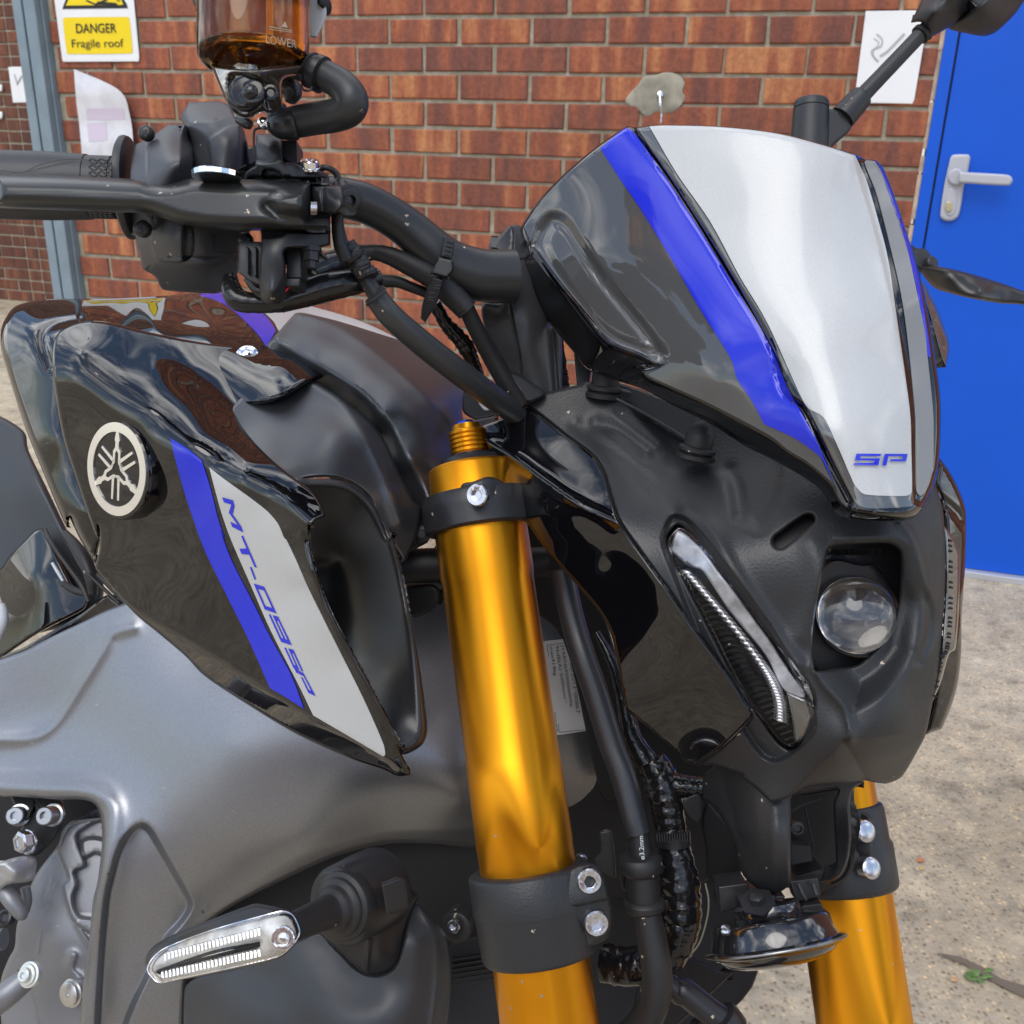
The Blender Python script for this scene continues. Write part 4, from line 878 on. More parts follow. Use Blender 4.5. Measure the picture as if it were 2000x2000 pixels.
fs_c = [(a_, b_, c_-.025) for a_, b_, c_ in fs_c]
fs_f = [f_fold(lip, lipline, .00055, 4), f_step(pocket, .005, 26), f_step(bump_, -.003, 26),
        f_step(q('S', [(-80, 1100), (130, 1090), (215, 960), (270, 880), (220, 870), (100, 940), (30, 960)]), -.000, 8),
        f_ridge(cl_, .0026, 5.5), f_step([(p[0], p[1]) for p in cl_]+[(1660, 1020), (1860, 1100), (1900, 100), (1200, 100)], -.0035, 13),
        f_step(q('Z', [(1020, 700), (1040, 900), (1150, 1300), (1220, 1600), (1290, 1950)])+q('G', [(1090, 0), (1105, 600), (1115, 700)])+[(1900, 1000), (1900, 300), (1700, 250)], .003, 14)]
zs_ = surf(fs_c, fs_f, (10, .006), fs_o)
scr = part('fly_screen', relief(fs_o, fs_c, feats=fs_f, rnd=(10, .006), thick=.004, cell=5.5), MG)
face_ = q('S', [(856, 196, 'c'), (640, 346), (372, 578), (210, 750), (120, 890), (100, 950), (150, 1070, 'c'), (196, 1122), (362, 1342), (572, 1598), (745, 1795), (960, 1885)]) + q('F', [(1088, 222), (1165, 240, 'c'), (1090, 284), (1030, 310), (1080, 345), (1215, 408), (1515, 545), (1940, 770)]) + q('G', [(150, 302), (300, 394), (462, 530), (505, 590, 'c'), (405, 380), (240, 10), (140, -170)]) + q('S', [(1925, 1822), (1600, 1275), (1380, 915), (1130, 535), (915, 235)])
part('cloud_sheen_panel', decal(face_, zs_, .0004, 6), MGD, scr)  # grey cloud reflection put into the colour of the upper face
blue_s = q('S', [(862, 190, 'c'), (800, 232), (665, 345, 'c'), (830, 600), (980, 820), (1200, 1180), (1420, 1560), (1650, 1932)]) + q('F', [(1700, 350), (1800, 500), (1905, 690, 'c')]) + q('G', [(0, 122, 'c'), (200, 215), (350, 320), (405, 372), (490, 545, 'c'), (380, 260), (240, 0), (140, -170)]) + q('S', [(1932, 1810), (1600, 1260), (1380, 900), (1130, 520), (920, 230)])
part('blue_stripe', decal(blue_s, zs_, .001, 6), MBL, scr)
grey_s = q('S', [(945, 188, 'c'), (1030, 180, 'c'), (1250, 560), (1500, 920), (1720, 1330), (1932, 1690)]) + q('G', [(260, -80), (400, 0), (520, 280), (640, 545), (680, 600), (740, 640), (1010, 652), (1075, 640), (1092, 600, 'c'), (1100, 690), (1080, 730), (760, 745), (660, 700), (600, 600), (500, 400), (340, 70), (200, -170)]) + q('S', [(1932, 1790), (1660, 1300), (1300, 730), (1100, 430)])
part('grey_stripe', decal(grey_s, zs_, .0006, 6), MGY, scr)
sil_s = q('S', [(1036, 180, 'c'), (1250, 545), (1500, 905), (1720, 1315), (1932, 1672)]) + q('G', [(280, -40), (420, 60), (520, 265), (640, 540), (672, 590), (735, 640), (1000, 652), (1072, 640), (1088, 600), (1082, 300), (1070, 0)]) + q('Z', [(1245, 1700), (1200, 1400), (1150, 1200), (1085, 980), (1022, 838, 'c'), (850, 784), (600, 720), (300, 685), (0, 676)])
part('silver_panel', decal(sil_s, zs_, .0011, 6), MSI, scr)
rs_ = q('Z', [(1078, 866), (1128, 868, 'c'), (1165, 930), (1225, 1080), (1300, 1330), (1350, 1550), (1400, 1800), (1410, 1900)]) + q('G', [(1245, 0), (1250, 200), (1245, 450), (1200, 600), (1150, 650), (1120, 600), (1115, 300), (1110, 0)]) + q('Z', [(1290, 1700), (1230, 1400), (1140, 1050), (1085, 910)])
part('edge_stripe', decal(rs_, zs_, .0008, 6), mat('pale grey clear edge', (.2, .205, .21), .4, coat=.35, coatr=.1, spec=.2), scr)
pb = q('Z', [(1150, 880), (1200, 990), (1280, 1200), (1360, 1480), (1415, 1800), (1430, 1920), (1414, 1920), (1395, 1780), (1340, 1480), (1265, 1220), (1190, 1000)])
part('blue_stripe', decal(pb, zs_, .0008, 5), MBL, scr)
z_l = lambda x, y: zs_(x, y)-.0011
sp1 = glyph('S', q1('G', 645, 420), q1('G', 832, 420), q1('G', 668, 331), q1('G', 855, 333)) + glyph('P', q1('G', 862, 421), q1('G', 1035, 421), q1('G', 882, 333), q1('G', 1055, 334))
part('screen_lettering', poly2d(sp1, z_l, .0018), MBL, scr, smooth=False)
# far side of the screen: dark wing seen at its right edge
part('screen_bolt_cover', relief(q('Z', [(1365, 1500, 'c'), (1400, 1530), (1460, 1650), (1500, 1760), (1530, 1850), (1525, 1925), (1510, 1980, 'c'), (1480, 1900), (1440, 1750)]), q('Z', [(1365, 1500, .525), (1530, 1850, .545), (1440, 1750, .525)]), rnd=(6, .004), thick=.005), MGD, scr)
# ---------------------------------------------------------------- lower nose bracket, horn
nose = q('M', [(285, 40, 'c'), (272, 230), (330, 268), (395, 335), (470, 455), (530, 600), (560, 750), (600, 830), (680, 900), (740, 942), (790, 950), (870, 932), (925, 890), (945, 850), (945, 300), (955, 210), (1100, 60, 'c'), (1000, 0), (500, -60)])
part('nose_bracket', relief(nose, q('M', [(285, 60, .575), (400, 330, .572), (560, 750, .56), (790, 950, .55), (640, 500, .535), (600, 100, .540), (850, 400, .522), (850, 800, .530), (945, 850, .533), (945, 300, .526), (1100, 60, .52)]), rnd=(9, .006), thick=.006, cell=6,
     feats=[f_crease(q('M', [(430, 40), (470, 200), (560, 560)]), .002, 22), f_ridge(q('M', [(830, 300), (835, 850)]), -.0018, 14)]), MM)
rf = q('M', [(950, 160, 'c'), (1150, 130), (1400, 90), (1500, 105, 'c'), (1420, 160), (1392, 260), (1400, 420), (1396, 560), (1375, 700), (1330, 800), (1260, 850), (1180, 862), (1160, 850, 'c'), (1255, 800), (1285, 700), (1270, 400), (1268, 260), (1300, 165), (1200, 170), (960, 210, 'c')])
part('nose_bracket', relief(rf, q('M', [(950, 160, .54), (1500, 100, .535), (1400, 500, .535), (1280, 500, .55), (1180, 860, .556)]), rnd=(6, .004), thick=.012, cell=6), MM)
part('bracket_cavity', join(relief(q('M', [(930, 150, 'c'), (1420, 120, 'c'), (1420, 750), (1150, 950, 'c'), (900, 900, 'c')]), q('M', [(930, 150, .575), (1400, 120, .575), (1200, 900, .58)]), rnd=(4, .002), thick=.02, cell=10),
     prism([p+(.556,) for p in q('M', [(950, 830), (1190, 760), (1180, 800), (960, 860)])], (0, 0, .02)), prism([p+(.560,) for p in q('M', [(950, 580), (1090, 590), (1110, 700), (950, 730)])], (0, 0, .01)),
     tube(q('M', [(950, 330, .555, 8), (1040, 280, .556, 8), (1180, 235, .56, 6)])), tube(q('M', [(1050, 300, .565, 7), (1115, 600, .566, 7)]))), MDK)
part('bolt', join(face_lathe(*q1('M', 995, 455), .556, [(-10, 13), (2, 13), (3, 8), (-2, 7)]),), MS)
horn_a, horn_b = q1('M', 830, 1345), q1('M', 725, 905)
hz = .545
horn = part('horn', lathe((*horn_a, hz), (*horn_b, hz+.0105), [(-36, 40), (-30, 80), (-22, 105), (-14, 116), (-8, 120), (-7, 128), (0, 137), (5, 137.5), (8, 126), (22, 120), (44, 116), (52, 108), (56, 72), (60, 68), (74, 66), (80, 58), (84, 30), (92, 28), (93, 5)], 72), mat('gloss black pressed steel', (.01, .01, .011), .14, coat=.8, rvar=.04))
part('horn_rim', lathe((*horn_a, hz), (*horn_b, hz+.0105), [(-1, 136), (-1, 138), (1, 138.8), (3, 138), (3, 136)], 72), mat('worn steel rim', (.3, .3, .3), .3, metal=1), horn)
part('horn_rivet', join(lathe((*q1('M', 455, 1255), .535), (*q1('M', 450, 1180), .532), [(0, 7), (6, 7), (8, 10), (14, 11), (18, 8), (19, 1)], 20)), MST, horn)
part('horn_nut', join(lathe((*q1('M', 690, 1000), .54), (*q1('M', 670, 900), .536), [(-6, 36), (-2, 36), (-1.5, 16), (14, 16), (16, 12)], 6)), MS, horn)
part('horn_mount', join(prism([p+(.548,) for p in q('M', [(570, 1020), (860, 965), (905, 970), (900, 990), (600, 1060), (570, 1060)])], (0, 0, .03)), prism([p+(.56,) for p in q('M', [(400, 900), (620, 870), (640, 1040), (420, 1090)])], (0, 0, .02))), MS, horn, bevel=.001)
part('horn_connector', join(prism([p+(.548,) for p in q('M', [(1040, 1040), (1180, 1025), (1200, 1085), (1060, 1115), (1010, 1080)])], (0, 0, .012)), prism([p+(.55,) for p in q('M', [(940, 860), (1150, 830), (1170, 970), (1100, 985), (990, 1010)])], (0, 0, .012)),
     tube(q('M', [(1000, 870, .545, 14), (1040, 960, .543, 14), (1060, 1000, .543, 12)])), tube(q('M', [(1110, 870, .545, 15), (1140, 960, .543, 16)]))), MS, horn, bevel=.0015)
# ---------------------------------------------------------------- tank
tb_o = A_ = q('A', [(3, 480), (12, 350), (45, 270), (110, 190), (230, 150), (400, 128), (700, 130), (1000, 120), (1250, 105), (1480, 84)]) + q('B', [(140, 60), (300, 70), (480, 110), (740, 168), (860, 198), (1100, 268), (1300, 348), (1520, 462, 'c'), (1300, 600), (800, 760), (560, 900), (200, 1000)]) + q('A', [(1300, 1300), (900, 1500), (800, 1932)]) + q('C', [(760, 230), (722, 400, 'c'), (600, 200), (520, 40)]) + q('A', [(500, 1850), (330, 1450), (190, 1100), (60, 700)])
tb_c = [(3, 665, .735), (10, 620, .745), (40, 592, .77), (110, 583, .79), (250, 582, .81), (380, 575, .83), (500, 570, .85), (600, 596, .85), (700, 625, .80), (790, 668, .76),
        (50, 830, .70), (90, 930, .685), (130, 1030, .675), (190, 1103, .66), (60, 640, .715), (150, 620, .725), (300, 625, .72), (420, 630, .71), (515, 680, .662), (440, 600, .78), (300, 600, .77), (90, 700, .69), (110, 850, .675), (160, 1000, .66), (560, 640, .70), (300, 800, .70), (30, 740, .712)]
tank = part('fuel_tank', relief(tb_o, tb_c, rnd=(14, .012), thick=.004, cell=7, feats=[f_ridge(q('A', [(380, 640), (330, 480), (340, 380), (430, 320), (600, 285)]), .005, 9)]), MG)
zt = surf(tb_c, (), (14, .012), tb_o)
bs = q('B', [(-40, 100), (60, 80), (150, 74), (300, 150), (430, 232), (500, 310), (536, 372, 'c'), (464, 492, 'c'), (410, 410), (330, 322), (200, 205), (80, 135)])
part('blue_stripe', decal(bs, zt, .0018, 5), MBL, tank)
ss = q('B', [(445, 225, 'c'), (520, 300), (552, 362, 'c'), (800, 600, 'c'), (1500, 560, 'c'), (1515, 462, 'c'), (1300, 351), (1100, 271), (860, 201), (740, 172), (600, 145)])
part('silver_panel', decal(ss, zt, .0022, 4), MSI, tank)
# tank cover, matt grey ------------------------------------------------------
cv_o = q('B', [(472, 500), (480, 460), (545, 390), (670, 250), (700, 236), (750, 237), (1000, 296), (1300, 388), (1500, 455), (1700, 560)]) + q('H', [(1150, 1560), (1190, 1640), (1170, 1760), (1200, 1900)]) + [(905, 900), (835, 1060, 'c'), (770, 1095, 'c'), (735, 1010), (700, 990), (650, 940), (600, 900), (560, 800), (548, 720)]
cv_c = [(524, 672, .66), (580, 612, .69), (640, 625, .685), (786, 666, .70), (900, 760, .68), (905, 840, .665), (592, 618, .682), (690, 660, .665), (770, 730, .64), (850, 830, .628), (900, 900, .64),
        (540, 668, .652), (620, 700, .635), (698, 757, .617), (749, 809, .607), (800, 900, .60), (835, 980, .604), (563, 716, .655), (633, 755, .638), (697, 800, .625), (745, 850, .618), (785, 930, .613), (815, 985, .612), (820, 1050, .612), (770, 1070, .60), (720, 990, .59)]
e1 = q('B', [(720, 238), (1000, 340), (1250, 500), (1450, 660), (1650, 850), (1800, 1020), (1932, 1200)]); e2 = q('B', [(545, 440), (700, 530), (900, 650), (1150, 800), (1350, 1000), (1500, 1250), (1600, 1450), (1700, 1650)])
l3 = q('B', [(620, 640), (900, 790), (1150, 960), (1330, 1150), (1450, 1400), (1580, 1660), (1660, 1740)])
cover = part('tank_cover', relief(cv_o, cv_c, rnd=(8, .004), thick=.004, cell=7, feats=[f_crease(e1, -.004, 34), f_crease(e2, -.005, 30), f_fold(e1+[(980, 1000), (1000, 600), (700, 560)], e1, .0002, 8)]), MTC, tank)
lc_o = q('B', [(632, 640, 'c'), (900, 790), (1150, 960), (1330, 1150), (1450, 1400), (1580, 1660), (1640, 1720), (1600, 1932, 'c')]) + [(790, 1100, 'c'), (735, 1010)] + q('B', [(1250, 1640), (1150, 1545), (1030, 1490), (900, 1473), (760, 1485), (690, 1510), (500, 1400), (300, 1200), (190, 1000), (300, 850), (420, 770)])
lc_c = [(563, 716, .640), (633, 755, .626), (697, 800, .612), (745, 850, .604), (785, 930, .600), (815, 990, .600), (800, 1060, .595), (740, 1010, .578), (700, 945, .569), (640, 935, .553), (580, 937, .548), (530, 912, .552), (463, 805, .606), (520, 740, .628), (470, 850, .590), (600, 820, .593), (650, 850, .578), (700, 900, .578), (560, 870, .572), (620, 770, .617), (760, 960, .585)]
part('tank_cover', relief(lc_o, lc_c, rnd=(7, .004), thick=.004, cell=7, feats=[f_crease(q('B', [(700, 720), (1000, 900), (1200, 1150), (1350, 1450), (1480, 1800)]), -.0035, 30)]), MTC, tank)
# air scoop ------------------------------------------------------------------
sco = q('B', [(690, 1505), (800, 1490), (950, 1488), (1080, 1515), (1200, 1590), (1300, 1720), (1390, 1932)]) + q('D', [(1400, 110), (1440, 260), (1485, 450), (1560, 820), (1620, 1150), (1668, 1500), (1680, 1640), (1655, 1735), (1600, 1790), (1500, 1832), (1380, 1820, 'c'), (1180, 1450), (1000, 1100), (800, 600), (740, 200), (700, 0)])
sco_c = [(578, 939, .530), (650, 935, .535), (710, 965, .545), (757, 1070, .550), (785, 1200, .548), (808, 1330, .543), (826, 1440, .533), (790, 1476, .522),
         (665, 1090, .615), (695, 1190, .615), (720, 1110, .59), (745, 1220, .585), (750, 1320, .565), (700, 1290, .60), (640, 1020, .575), (630, 1160, .62), (765, 1425, .535), (590, 990, .56)]
part('air_scoop', relief(sco, sco_c, rnd=(20, .014), thick=.004, cell=6), mat('satin black scoop plastic', (.018, .018, .019), .3, bump=.12, bscale=1500, dust=.35), tank)
# shroud ---------------------------------------------------------------------
sh_o = q('A', [(396, 640), (398, 520), (415, 430), (470, 360), (580, 310), (720, 296), (860, 315), (1100, 375), (1500, 455), (1800, 492)]) + q('B', [(380, 508), (470, 525), (600, 598), (634, 632, 'c'), (600, 665), (420, 790), (270, 920), (243, 985), (262, 1060), (300, 1120), (400, 1240), (560, 1390), (800, 1572), (870, 1665), (912, 1770, 'c'), (840, 1800), (790, 1860)]) + \
    q('D', [(785, 100), (800, 280), (850, 480), (950, 750), (1130, 1080), (1300, 1400), (1400, 1600), (1500, 1790)]) + q('X', [(1500, 1760), (1550, 1862, 'c'), (1500, 1866), (1440, 1840)]) + q('D', [(1100, 1862), (700, 1680), (300, 1440), (0, 1240)]) + q('C', [(1400, 1090), (1200, 920), (1000, 750), (730, 440), (720, 400), (752, 260), (742, 110)]) + q('A', [(735, 1932), (690, 1830), (600, 1560), (480, 1180), (420, 850)])
def SZ(x, y, d=0): return (x, y, .600-.00026*(x-234)+.00010*(y-915)+d)
sh_c = [SZ(234, 915), SZ(130, 850), SZ(160, 1000), SZ(190, 1105, .004), SZ(350, 1150), SZ(350, 1000), SZ(450, 1100), SZ(560, 1300), SZ(450, 1250), SZ(640, 1400), SZ(740, 1470, .002), SZ(590, 1150), SZ(520, 1000), SZ(680, 1300), SZ(600, 1050), SZ(760, 1490, .003), SZ(400, 930), SZ(300, 830),
        (110, 690, .612), (103, 660, .622), (140, 632, .638), (200, 628, .634), (300, 650, .634), (400, 670, .634), (480, 682, .634), (540, 700, .634), (563, 714, .631), (510, 755, .615), (465, 800, .600), (480, 850, .574), (545, 911, .541), (610, 960, .520), (636, 1008, .510), (604, 1035, .508),
        (300, 720, .602), (400, 800, .584), (250, 700, .609), (380, 720, .617), (480, 740, .617), (160, 690, .600), (220, 745, .590), (290, 800, .575), (380, 870, .557), (480, 925, .537), (560, 985, .520), (607, 1120, .514), (646, 1215, .516), (700, 1320, .517), (760, 1430, .517), (785, 1475, .518), (801, 1516, .522), (430, 730, .619)]
rdg = q('A', [(200, 150), (470, 430), (620, 575), (1050, 905), (1450, 1175), (1932, 1500)]) + q('B', [(300, 1420), (560, 1600), (640, 1690), (760, 1810), (900, 1900)])
lowr = q('C', [(740, 450), (1000, 690), (1250, 850), (1600, 1060), (1932, 1240)]) + q('D', [(200, 1150), (500, 1340), (820, 1535), (1100, 1690), (1400, 1860), (1480, 1932)])
lowp = lowr + [(800, 1560), (500, 1500), (150, 1250), (160, 1150)]
dent = q('A', [(480, 440), (600, 480), (900, 600), (1070, 660), (1300, 800), (1600, 1050), (1800, 1250), (1780, 1330), (1500, 1150), (1300, 1020), (1050, 880), (850, 720), (650, 590), (540, 520)])
sh_f = [f_fold(rdg+[(700, 1020), (700, 600), (400, 400), (80, 500)], rdg, .00014, 6), f_fold(lowp, lowr, .00035, 6), f_ridge(q('D', [(770, 150), (830, 420), (930, 680), (1100, 1010), (1300, 1380), (1430, 1640)]), .002, 7)]
zsh = surf(sh_c, sh_f, (6, .003), sh_o)
shr = part('tank_shroud', relief(sh_o, sh_c, feats=sh_f, rnd=(6, .003), thick=.004, cell=5.5), MG, tank)
b2 = q('A', [(1285, 1183, 'c'), (1400, 1252), (1520, 1348, 'c'), (1560, 1470), (1600, 1610), (1645, 1790), (1692, 1932)]) + q('D', [(115, 130), (200, 365), (350, 660), (500, 960), (650, 1230), (746, 1484, 'c'), (600, 1392), (492, 1330, 'c'), (400, 1120), (300, 900), (150, 600), (0, 290)]) + q('A', [(1440, 1740), (1380, 1550), (1320, 1330)])
part('blue_stripe', decal(b2, zsh, .0006, 6), MBL, shr)
w2 = q('B', [(33, 1403, 'c'), (130, 1480), (350, 1640), (470, 1735), (550, 1830), (595, 1932)]) + q('D', [(615, 215), (680, 350), (800, 620), (1000, 1020), (1200, 1420), (1345, 1750), (1360, 1830), (1345, 1845, 'c'), (1100, 1700), (818, 1535, 'c'), (700, 1290), (500, 900), (350, 560), (200, 215), (130, 20)]) + q('B', [(85, 1600)])
part('silver_panel', decal(w2, zsh, .0006, 6), MSI, shr)
BD = [((130, 1627), (218, 1870), (215, 1632), (295, 1900))]      # M, measured on crop B
gl = glyph('M', q1('B', 130, 1627), q1('B', 205, 1850), q1('B', 210, 1650), q1('B', 288, 1892))
gl += glyph('T', q1('D', 225, 200), q1('D', 312, 395), q1('D', 287, 178), q1('D', 392, 420))
gl += glyph('-', q1('D', 320, 432), q1('D', 350, 520), q1('D', 370, 400), q1('D', 410, 500))
gl += glyph('0', q1('D', 368, 540), q1('D', 452, 735), q1('D', 446, 564), q1('D', 540, 766))
gl += glyph('9', q1('D', 480, 770), q1('D', 575, 980), q1('D', 552, 790), q1('D', 656, 1006))
gl += glyph('S', q1('D', 598, 1022), q1('D', 670, 1180), q1('D', 668, 1040), q1('D', 742, 1204))
gl += glyph('P', q1('D', 675, 1180), q1('D', 750, 1350), q1('D', 742, 1215), q1('D', 835, 1390))
part('shroud_lettering', poly2d(gl, lambda x, y: zsh(x, y)-.0006, .0006), MBL, shr, smooth=False)
part('screw', face_lathe(*q1('B', 318, 570), float(zsh(*q1('B', 318, 570)))-.003, [(-8, 24), (0, 24), (1.5, 22), (5, 19), (8, 13), (10, 6), (10.5, 1)], -.02, .2), MCH, shr)
# round emblem ---------------------------------------------------------------
ec = W(*q1('A', 900, 1415), .592); s = .592/FX
ex = cr*.0233 - cu*.0045 - cf*.0148; ey = cr*.0026 + cu*.0265 - cf*.004
ex = ex.normalized()*.0280; ey = (ey-ex*ey.dot(ex)/ex.length_squared).normalized()*.0280
en = ex.cross(ey).normalized()
if en.dot(EYE-ec) < 0: en = -en
def disc(r0_, h0, r1_, h1, n=72):
    V = [ec+(ex*math.cos(2*math.pi*k/n)+ey*math.sin(2*math.pi*k/n))*r_+en*h for r_, h in ((r0_, h0), (r1_, h1)) for k in range(n)]
    return V, [(k, (k+1) % n, n+(k+1) % n, n+k) for k in range(n)]
em = part('emblem', join(disc(1.1, -.010, 1.1, -.001), disc(1.1, -.001, 1.06, .0015), disc(1.06, .0015, 1.0, .0015), disc(1.0, .0015, .001, .0015)), MG, shr)
def eflat(polys, h=.0022, th=.0007):
    V, Fc = [], []
    for P_ in polys:
        i = len(V); n = len(P_)
        V += [ec+ex*p[0]+ey*p[1]+en*h for p in P_]+[ec+ex*p[0]+ey*p[1]+en*(h-th) for p in P_]
        tr = tessellate_polygon([[Vector((p[0], p[1], 0)) for p in P_]])
        Fc += [tuple(i+t for t in f) for f in tr]+[(i+k, i+(k+1) % n, i+n+(k+1) % n, i+n+k) for k in range(n)]
    return V, Fc
polys = []
for a in (90, 210, 330):
    d = np.array([math.cos(R(a)), math.sin(R(a))]); p_ = np.array([-d[1], d[0]])
    def tp(pts): return [tuple(d*u+p_*v) for u, v in pts]
    for s_ in (1, -1):
        polys.append(tp([(.97, 0), (.62, .085*s_), (.58, .055*s_), (.50, .055*s_), (.46, .06*s_), (.52, 0)] if s_ > 0 else [(.97, 0), (.52, 0), (.46, -.06), (.50, -.055), (.58, -.055), (.62, -.085)]))
        polys.append(tp([(.52, 0), (.46, .06*s_), (.38, .125*s_), (.16, .125*s_), (.07, .17*s_), (.03, .13*s_), (.14, .06*s_), (.34, .055*s_), (.40, 0)]))
        polys.append(tp([(-.16, .055*s_), (-.16, .135*s_), (-.66, .135*s_), (-.66, .075*s_)]))
ring_ = ([(math.cos(t), math.sin(t)) for t in np.linspace(0, 2*math.pi, 73)])
rq = []
for k in range(72): rq.append([tuple(np.array(ring_[k])*1.0), tuple(np.array(ring_[k+1])*1.0), tuple(np.array(ring_[k+1])*.80), tuple(np.array(ring_[k])*.80)])
part('emblem_mark', join(eflat(polys), eflat(rq, .0024, .0009)), mat('bright badge metal', (.88, .87, .84), .16, metal=.85), em, smooth=False)
# ---------------------------------------------------------------- side cover (gunmetal) and the rest behind
fr_o = [(-40, 1330), (60, 1265), (160, 1215), (250, 1175), (400, 1140), (800, 1110), (1000, 1120), (1170, 1150), (1185, 1400), (1160, 1560), (1110, 1600), (1000, 1640), (930, 1655), (850, 1648), (760, 1648), (670, 1668), (593, 1700), (500, 1745), (430, 1785), (385, 1830), (365, 1900), (355, 2040, 'c')] + q('E', [(590, 2060, 'c'), (600, 1932), (622, 1700), (642, 1500), (672, 1300), (702, 1000), (737, 850), (766, 600), (770, 450), (752, 335), (700, 262), (600, 238), (400, 236), (100, 216), (-150, 225, 'c')])
fr_c = [(0, 1350, .745), (0, 1520, .735), (120, 1535, .715), (100, 1400, .735), (250, 1200, .720), (300, 1350, .700), (400, 1230, .705), (270, 1500, .695), (235, 1580, .690), (190, 1700, .688), (160, 1900, .70), (330, 1600, .680), (300, 1750, .682), (260, 1950, .690), (355, 1950, .70),
        (450, 1450, .668), (550, 1550, .664), (450, 1650, .672), (420, 1780, .70), (600, 1650, .672), (593, 1700, .690), (700, 1540, .665), (760, 1645, .70), (900, 1560, .675), (920, 1650, .72), (850, 1400, .675), (1000, 1400, .690), (1150, 1300, .71), (1100, 1590, .72), (1000, 1150, .71), (800, 1150, .70), (600, 1300, .67), (500, 1150, .70)]
tri_ = q('E', [(760, 1500), (800, 1000), (850, 780), (900, 620), (980, 490), (1060, 435), (1130, 470), (1230, 640), (1400, 940), (1434, 1010), (1425, 1075), (1360, 1170), (1250, 1300), (1000, 1800), (850, 2200), (740, 2100)])
fr_f = [f_step(tri_, .010, 18), f_crease(q('C', [(1010, 870), (850, 920), (780, 1040), (600, 1330), (450, 1560), (330, 1670), (180, 1715), (0, 1720)]), -.003, 30),
        f_ridge(q('E', [(-100, 130), (300, 150), (600, 160), (760, 210), (840, 300), (845, 480), (820, 700), (770, 1000), (720, 1400), (680, 1932)]), -.006, 22),
        f_fold([(380, 1800), (480, 1730), (600, 1660), (750, 1620), (920, 1612), (1100, 1570), (1260, 1540), (1300, 1800), (700, 2000), (420, 2080), (376, 1900)], [(380, 1800), (480, 1730), (600, 1660), (750, 1620), (920, 1612), (1100, 1570), (1260, 1540)], .0003, 12)]
zfr = surf(fr_c, fr_f)
frame = part('side_cover', relief(fr_o, fr_c, feats=fr_f, rnd=(9, .008), thick=.004, cell=8), MGM)
# identification label
lb_o = q('O', [(288, 1005), (300, 982), (330, 975), (780, 925, 'c'), (920, 1790, 'c'), (440, 1862), (415, 1855), (403, 1830)])
lbz = lambda x, y: zfr(x, y)-.001
lbl = part('identification_label', decal(lb_o, lbz, .0004, 7), MLB, frame)
def OL(s, a, b, c, bold=0): return text2d(s, q1('O', *a), q1('O', *b), q1('O', *c), lbz, .0012, bold)
part('label_lettering', join(OL('max414kg', (347, 1032), (388, 1305), (385, 1026)), OL('96dB(A)-5000min', (400, 1022), (478, 1520), (438, 1016)), OL('-1', (500, 1520), (508, 1556), (512, 1518)),
     OL('JYARN695000000996', (453, 1015), (537, 1600), (490, 1009)), OL('e13*168/2013*00867', (520, 990), (607, 1660), (557, 984)), OL('BAM-31181-00', (398, 1652), (420, 1835), (412, 1650)),
     poly2d([q('O', p) for p in ([(330, 1012), (700, 970), (700, 974), (331, 1016)], [(329, 1012), (333, 1012), (448, 1838), (444, 1839)], [(445, 1834), (850, 1795), (850, 1799), (446, 1839)])], lbz, .0012)), MBK, lbl, smooth=False)
# underside and radiator
part('dark_backing', relief([(1090, 1420), (1380, 1420), (1380, 1720), (1090, 1720)], [(1090, 1420, .72), (1380, 1420, .72), (1200, 1720, .72)], rnd=(3, .002), thick=.01, cell=14), MDK)  # dark sheet added behind the gap so bright ground doesn't show through
part('dark_backing', relief([(330, 1840), (480, 1740), (600, 1690), (760, 1640), (930, 1640), (1180, 1560), (1260, 1400), (1330, 1500), (1400, 1700), (1480, 1900), (1340, 2050, 'c'), (330, 2050, 'c')], [(330, 1900, .76), (600, 1700, .75), (1200, 1600, .76), (1400, 1900, .74), (800, 2000, .74)], rnd=(4, .003), thick=.01, cell=14), MDK)  # near-black sheet stands for the shade under the side cover
rad = part('radiator', relief(q('L', [(100, 1340, 'c'), (330, 1280, 'c'), (700, 1300, 'c'), (720, 2050, 'c'), (100, 2050, 'c')]), [(875, 1850, .70), (1030, 1850, .70), (950, 2000, .69)], rnd=(2, .001), thick=.01, cell=10), MDK)
part('radiator_fins', join(*[prism([q1('L', 120, y)+(.695,), q1('L', 700, y-95)+(.695,), q1('L', 700, y-87)+(.695,), q1('L', 120, y+8)+(.695,)], (0, 0, .003)) for y in range(1450, 2060, 37)]), MS, rad, smooth=False)
# lower side cover, behind the indicator
lc2_o = q('K', [(322, 1240, 'c'), (326, 1020), (345, 960), (420, 910), (700, 840), (1000, 700), (1110, 655), (1200, 740), (1340, 875), (1420, 905), (1500, 892), (1560, 840), (1595, 720), (1620, 580), (1645, 500), (1672, 482), (1760, 560), (1850, 680), (1872, 760), (1885, 930), (1870, 1100), (1845, 1240, 'c')])
lc2_c = q('K', [(330, 1000, .66), (700, 850, .635), (1110, 660, .62), (1420, 905, .60), (1672, 490, .62), (1850, 680, .622), (1880, 930, .618), (1850, 1180, .615), (1500, 1100, .59), (1000, 1000, .607), (600, 1180, .63), (1700, 700, .602), (1700, 1000, .597), (350, 1200, .66)])
part('lower_side_cover', relief(lc2_o, lc2_c, rnd=(7, .005), thick=.004, cell=8, feats=[f_crease(q('K', [(1690, 500), (1780, 680), (1800, 900), (1770, 1200)]), -.003, 22), f_ridge(q('K', [(1200, 760), (1350, 960), (1700, 980)]), .006, 60), f_ridge(q('K', [(700, 880), (900, 1000), (1000, 1200)]), .004, 50)]), mat('matt charcoal grained plastic', (.042, .045, .05), .42, metal=.25, bump=.3, bscale=1200, dust=.3))
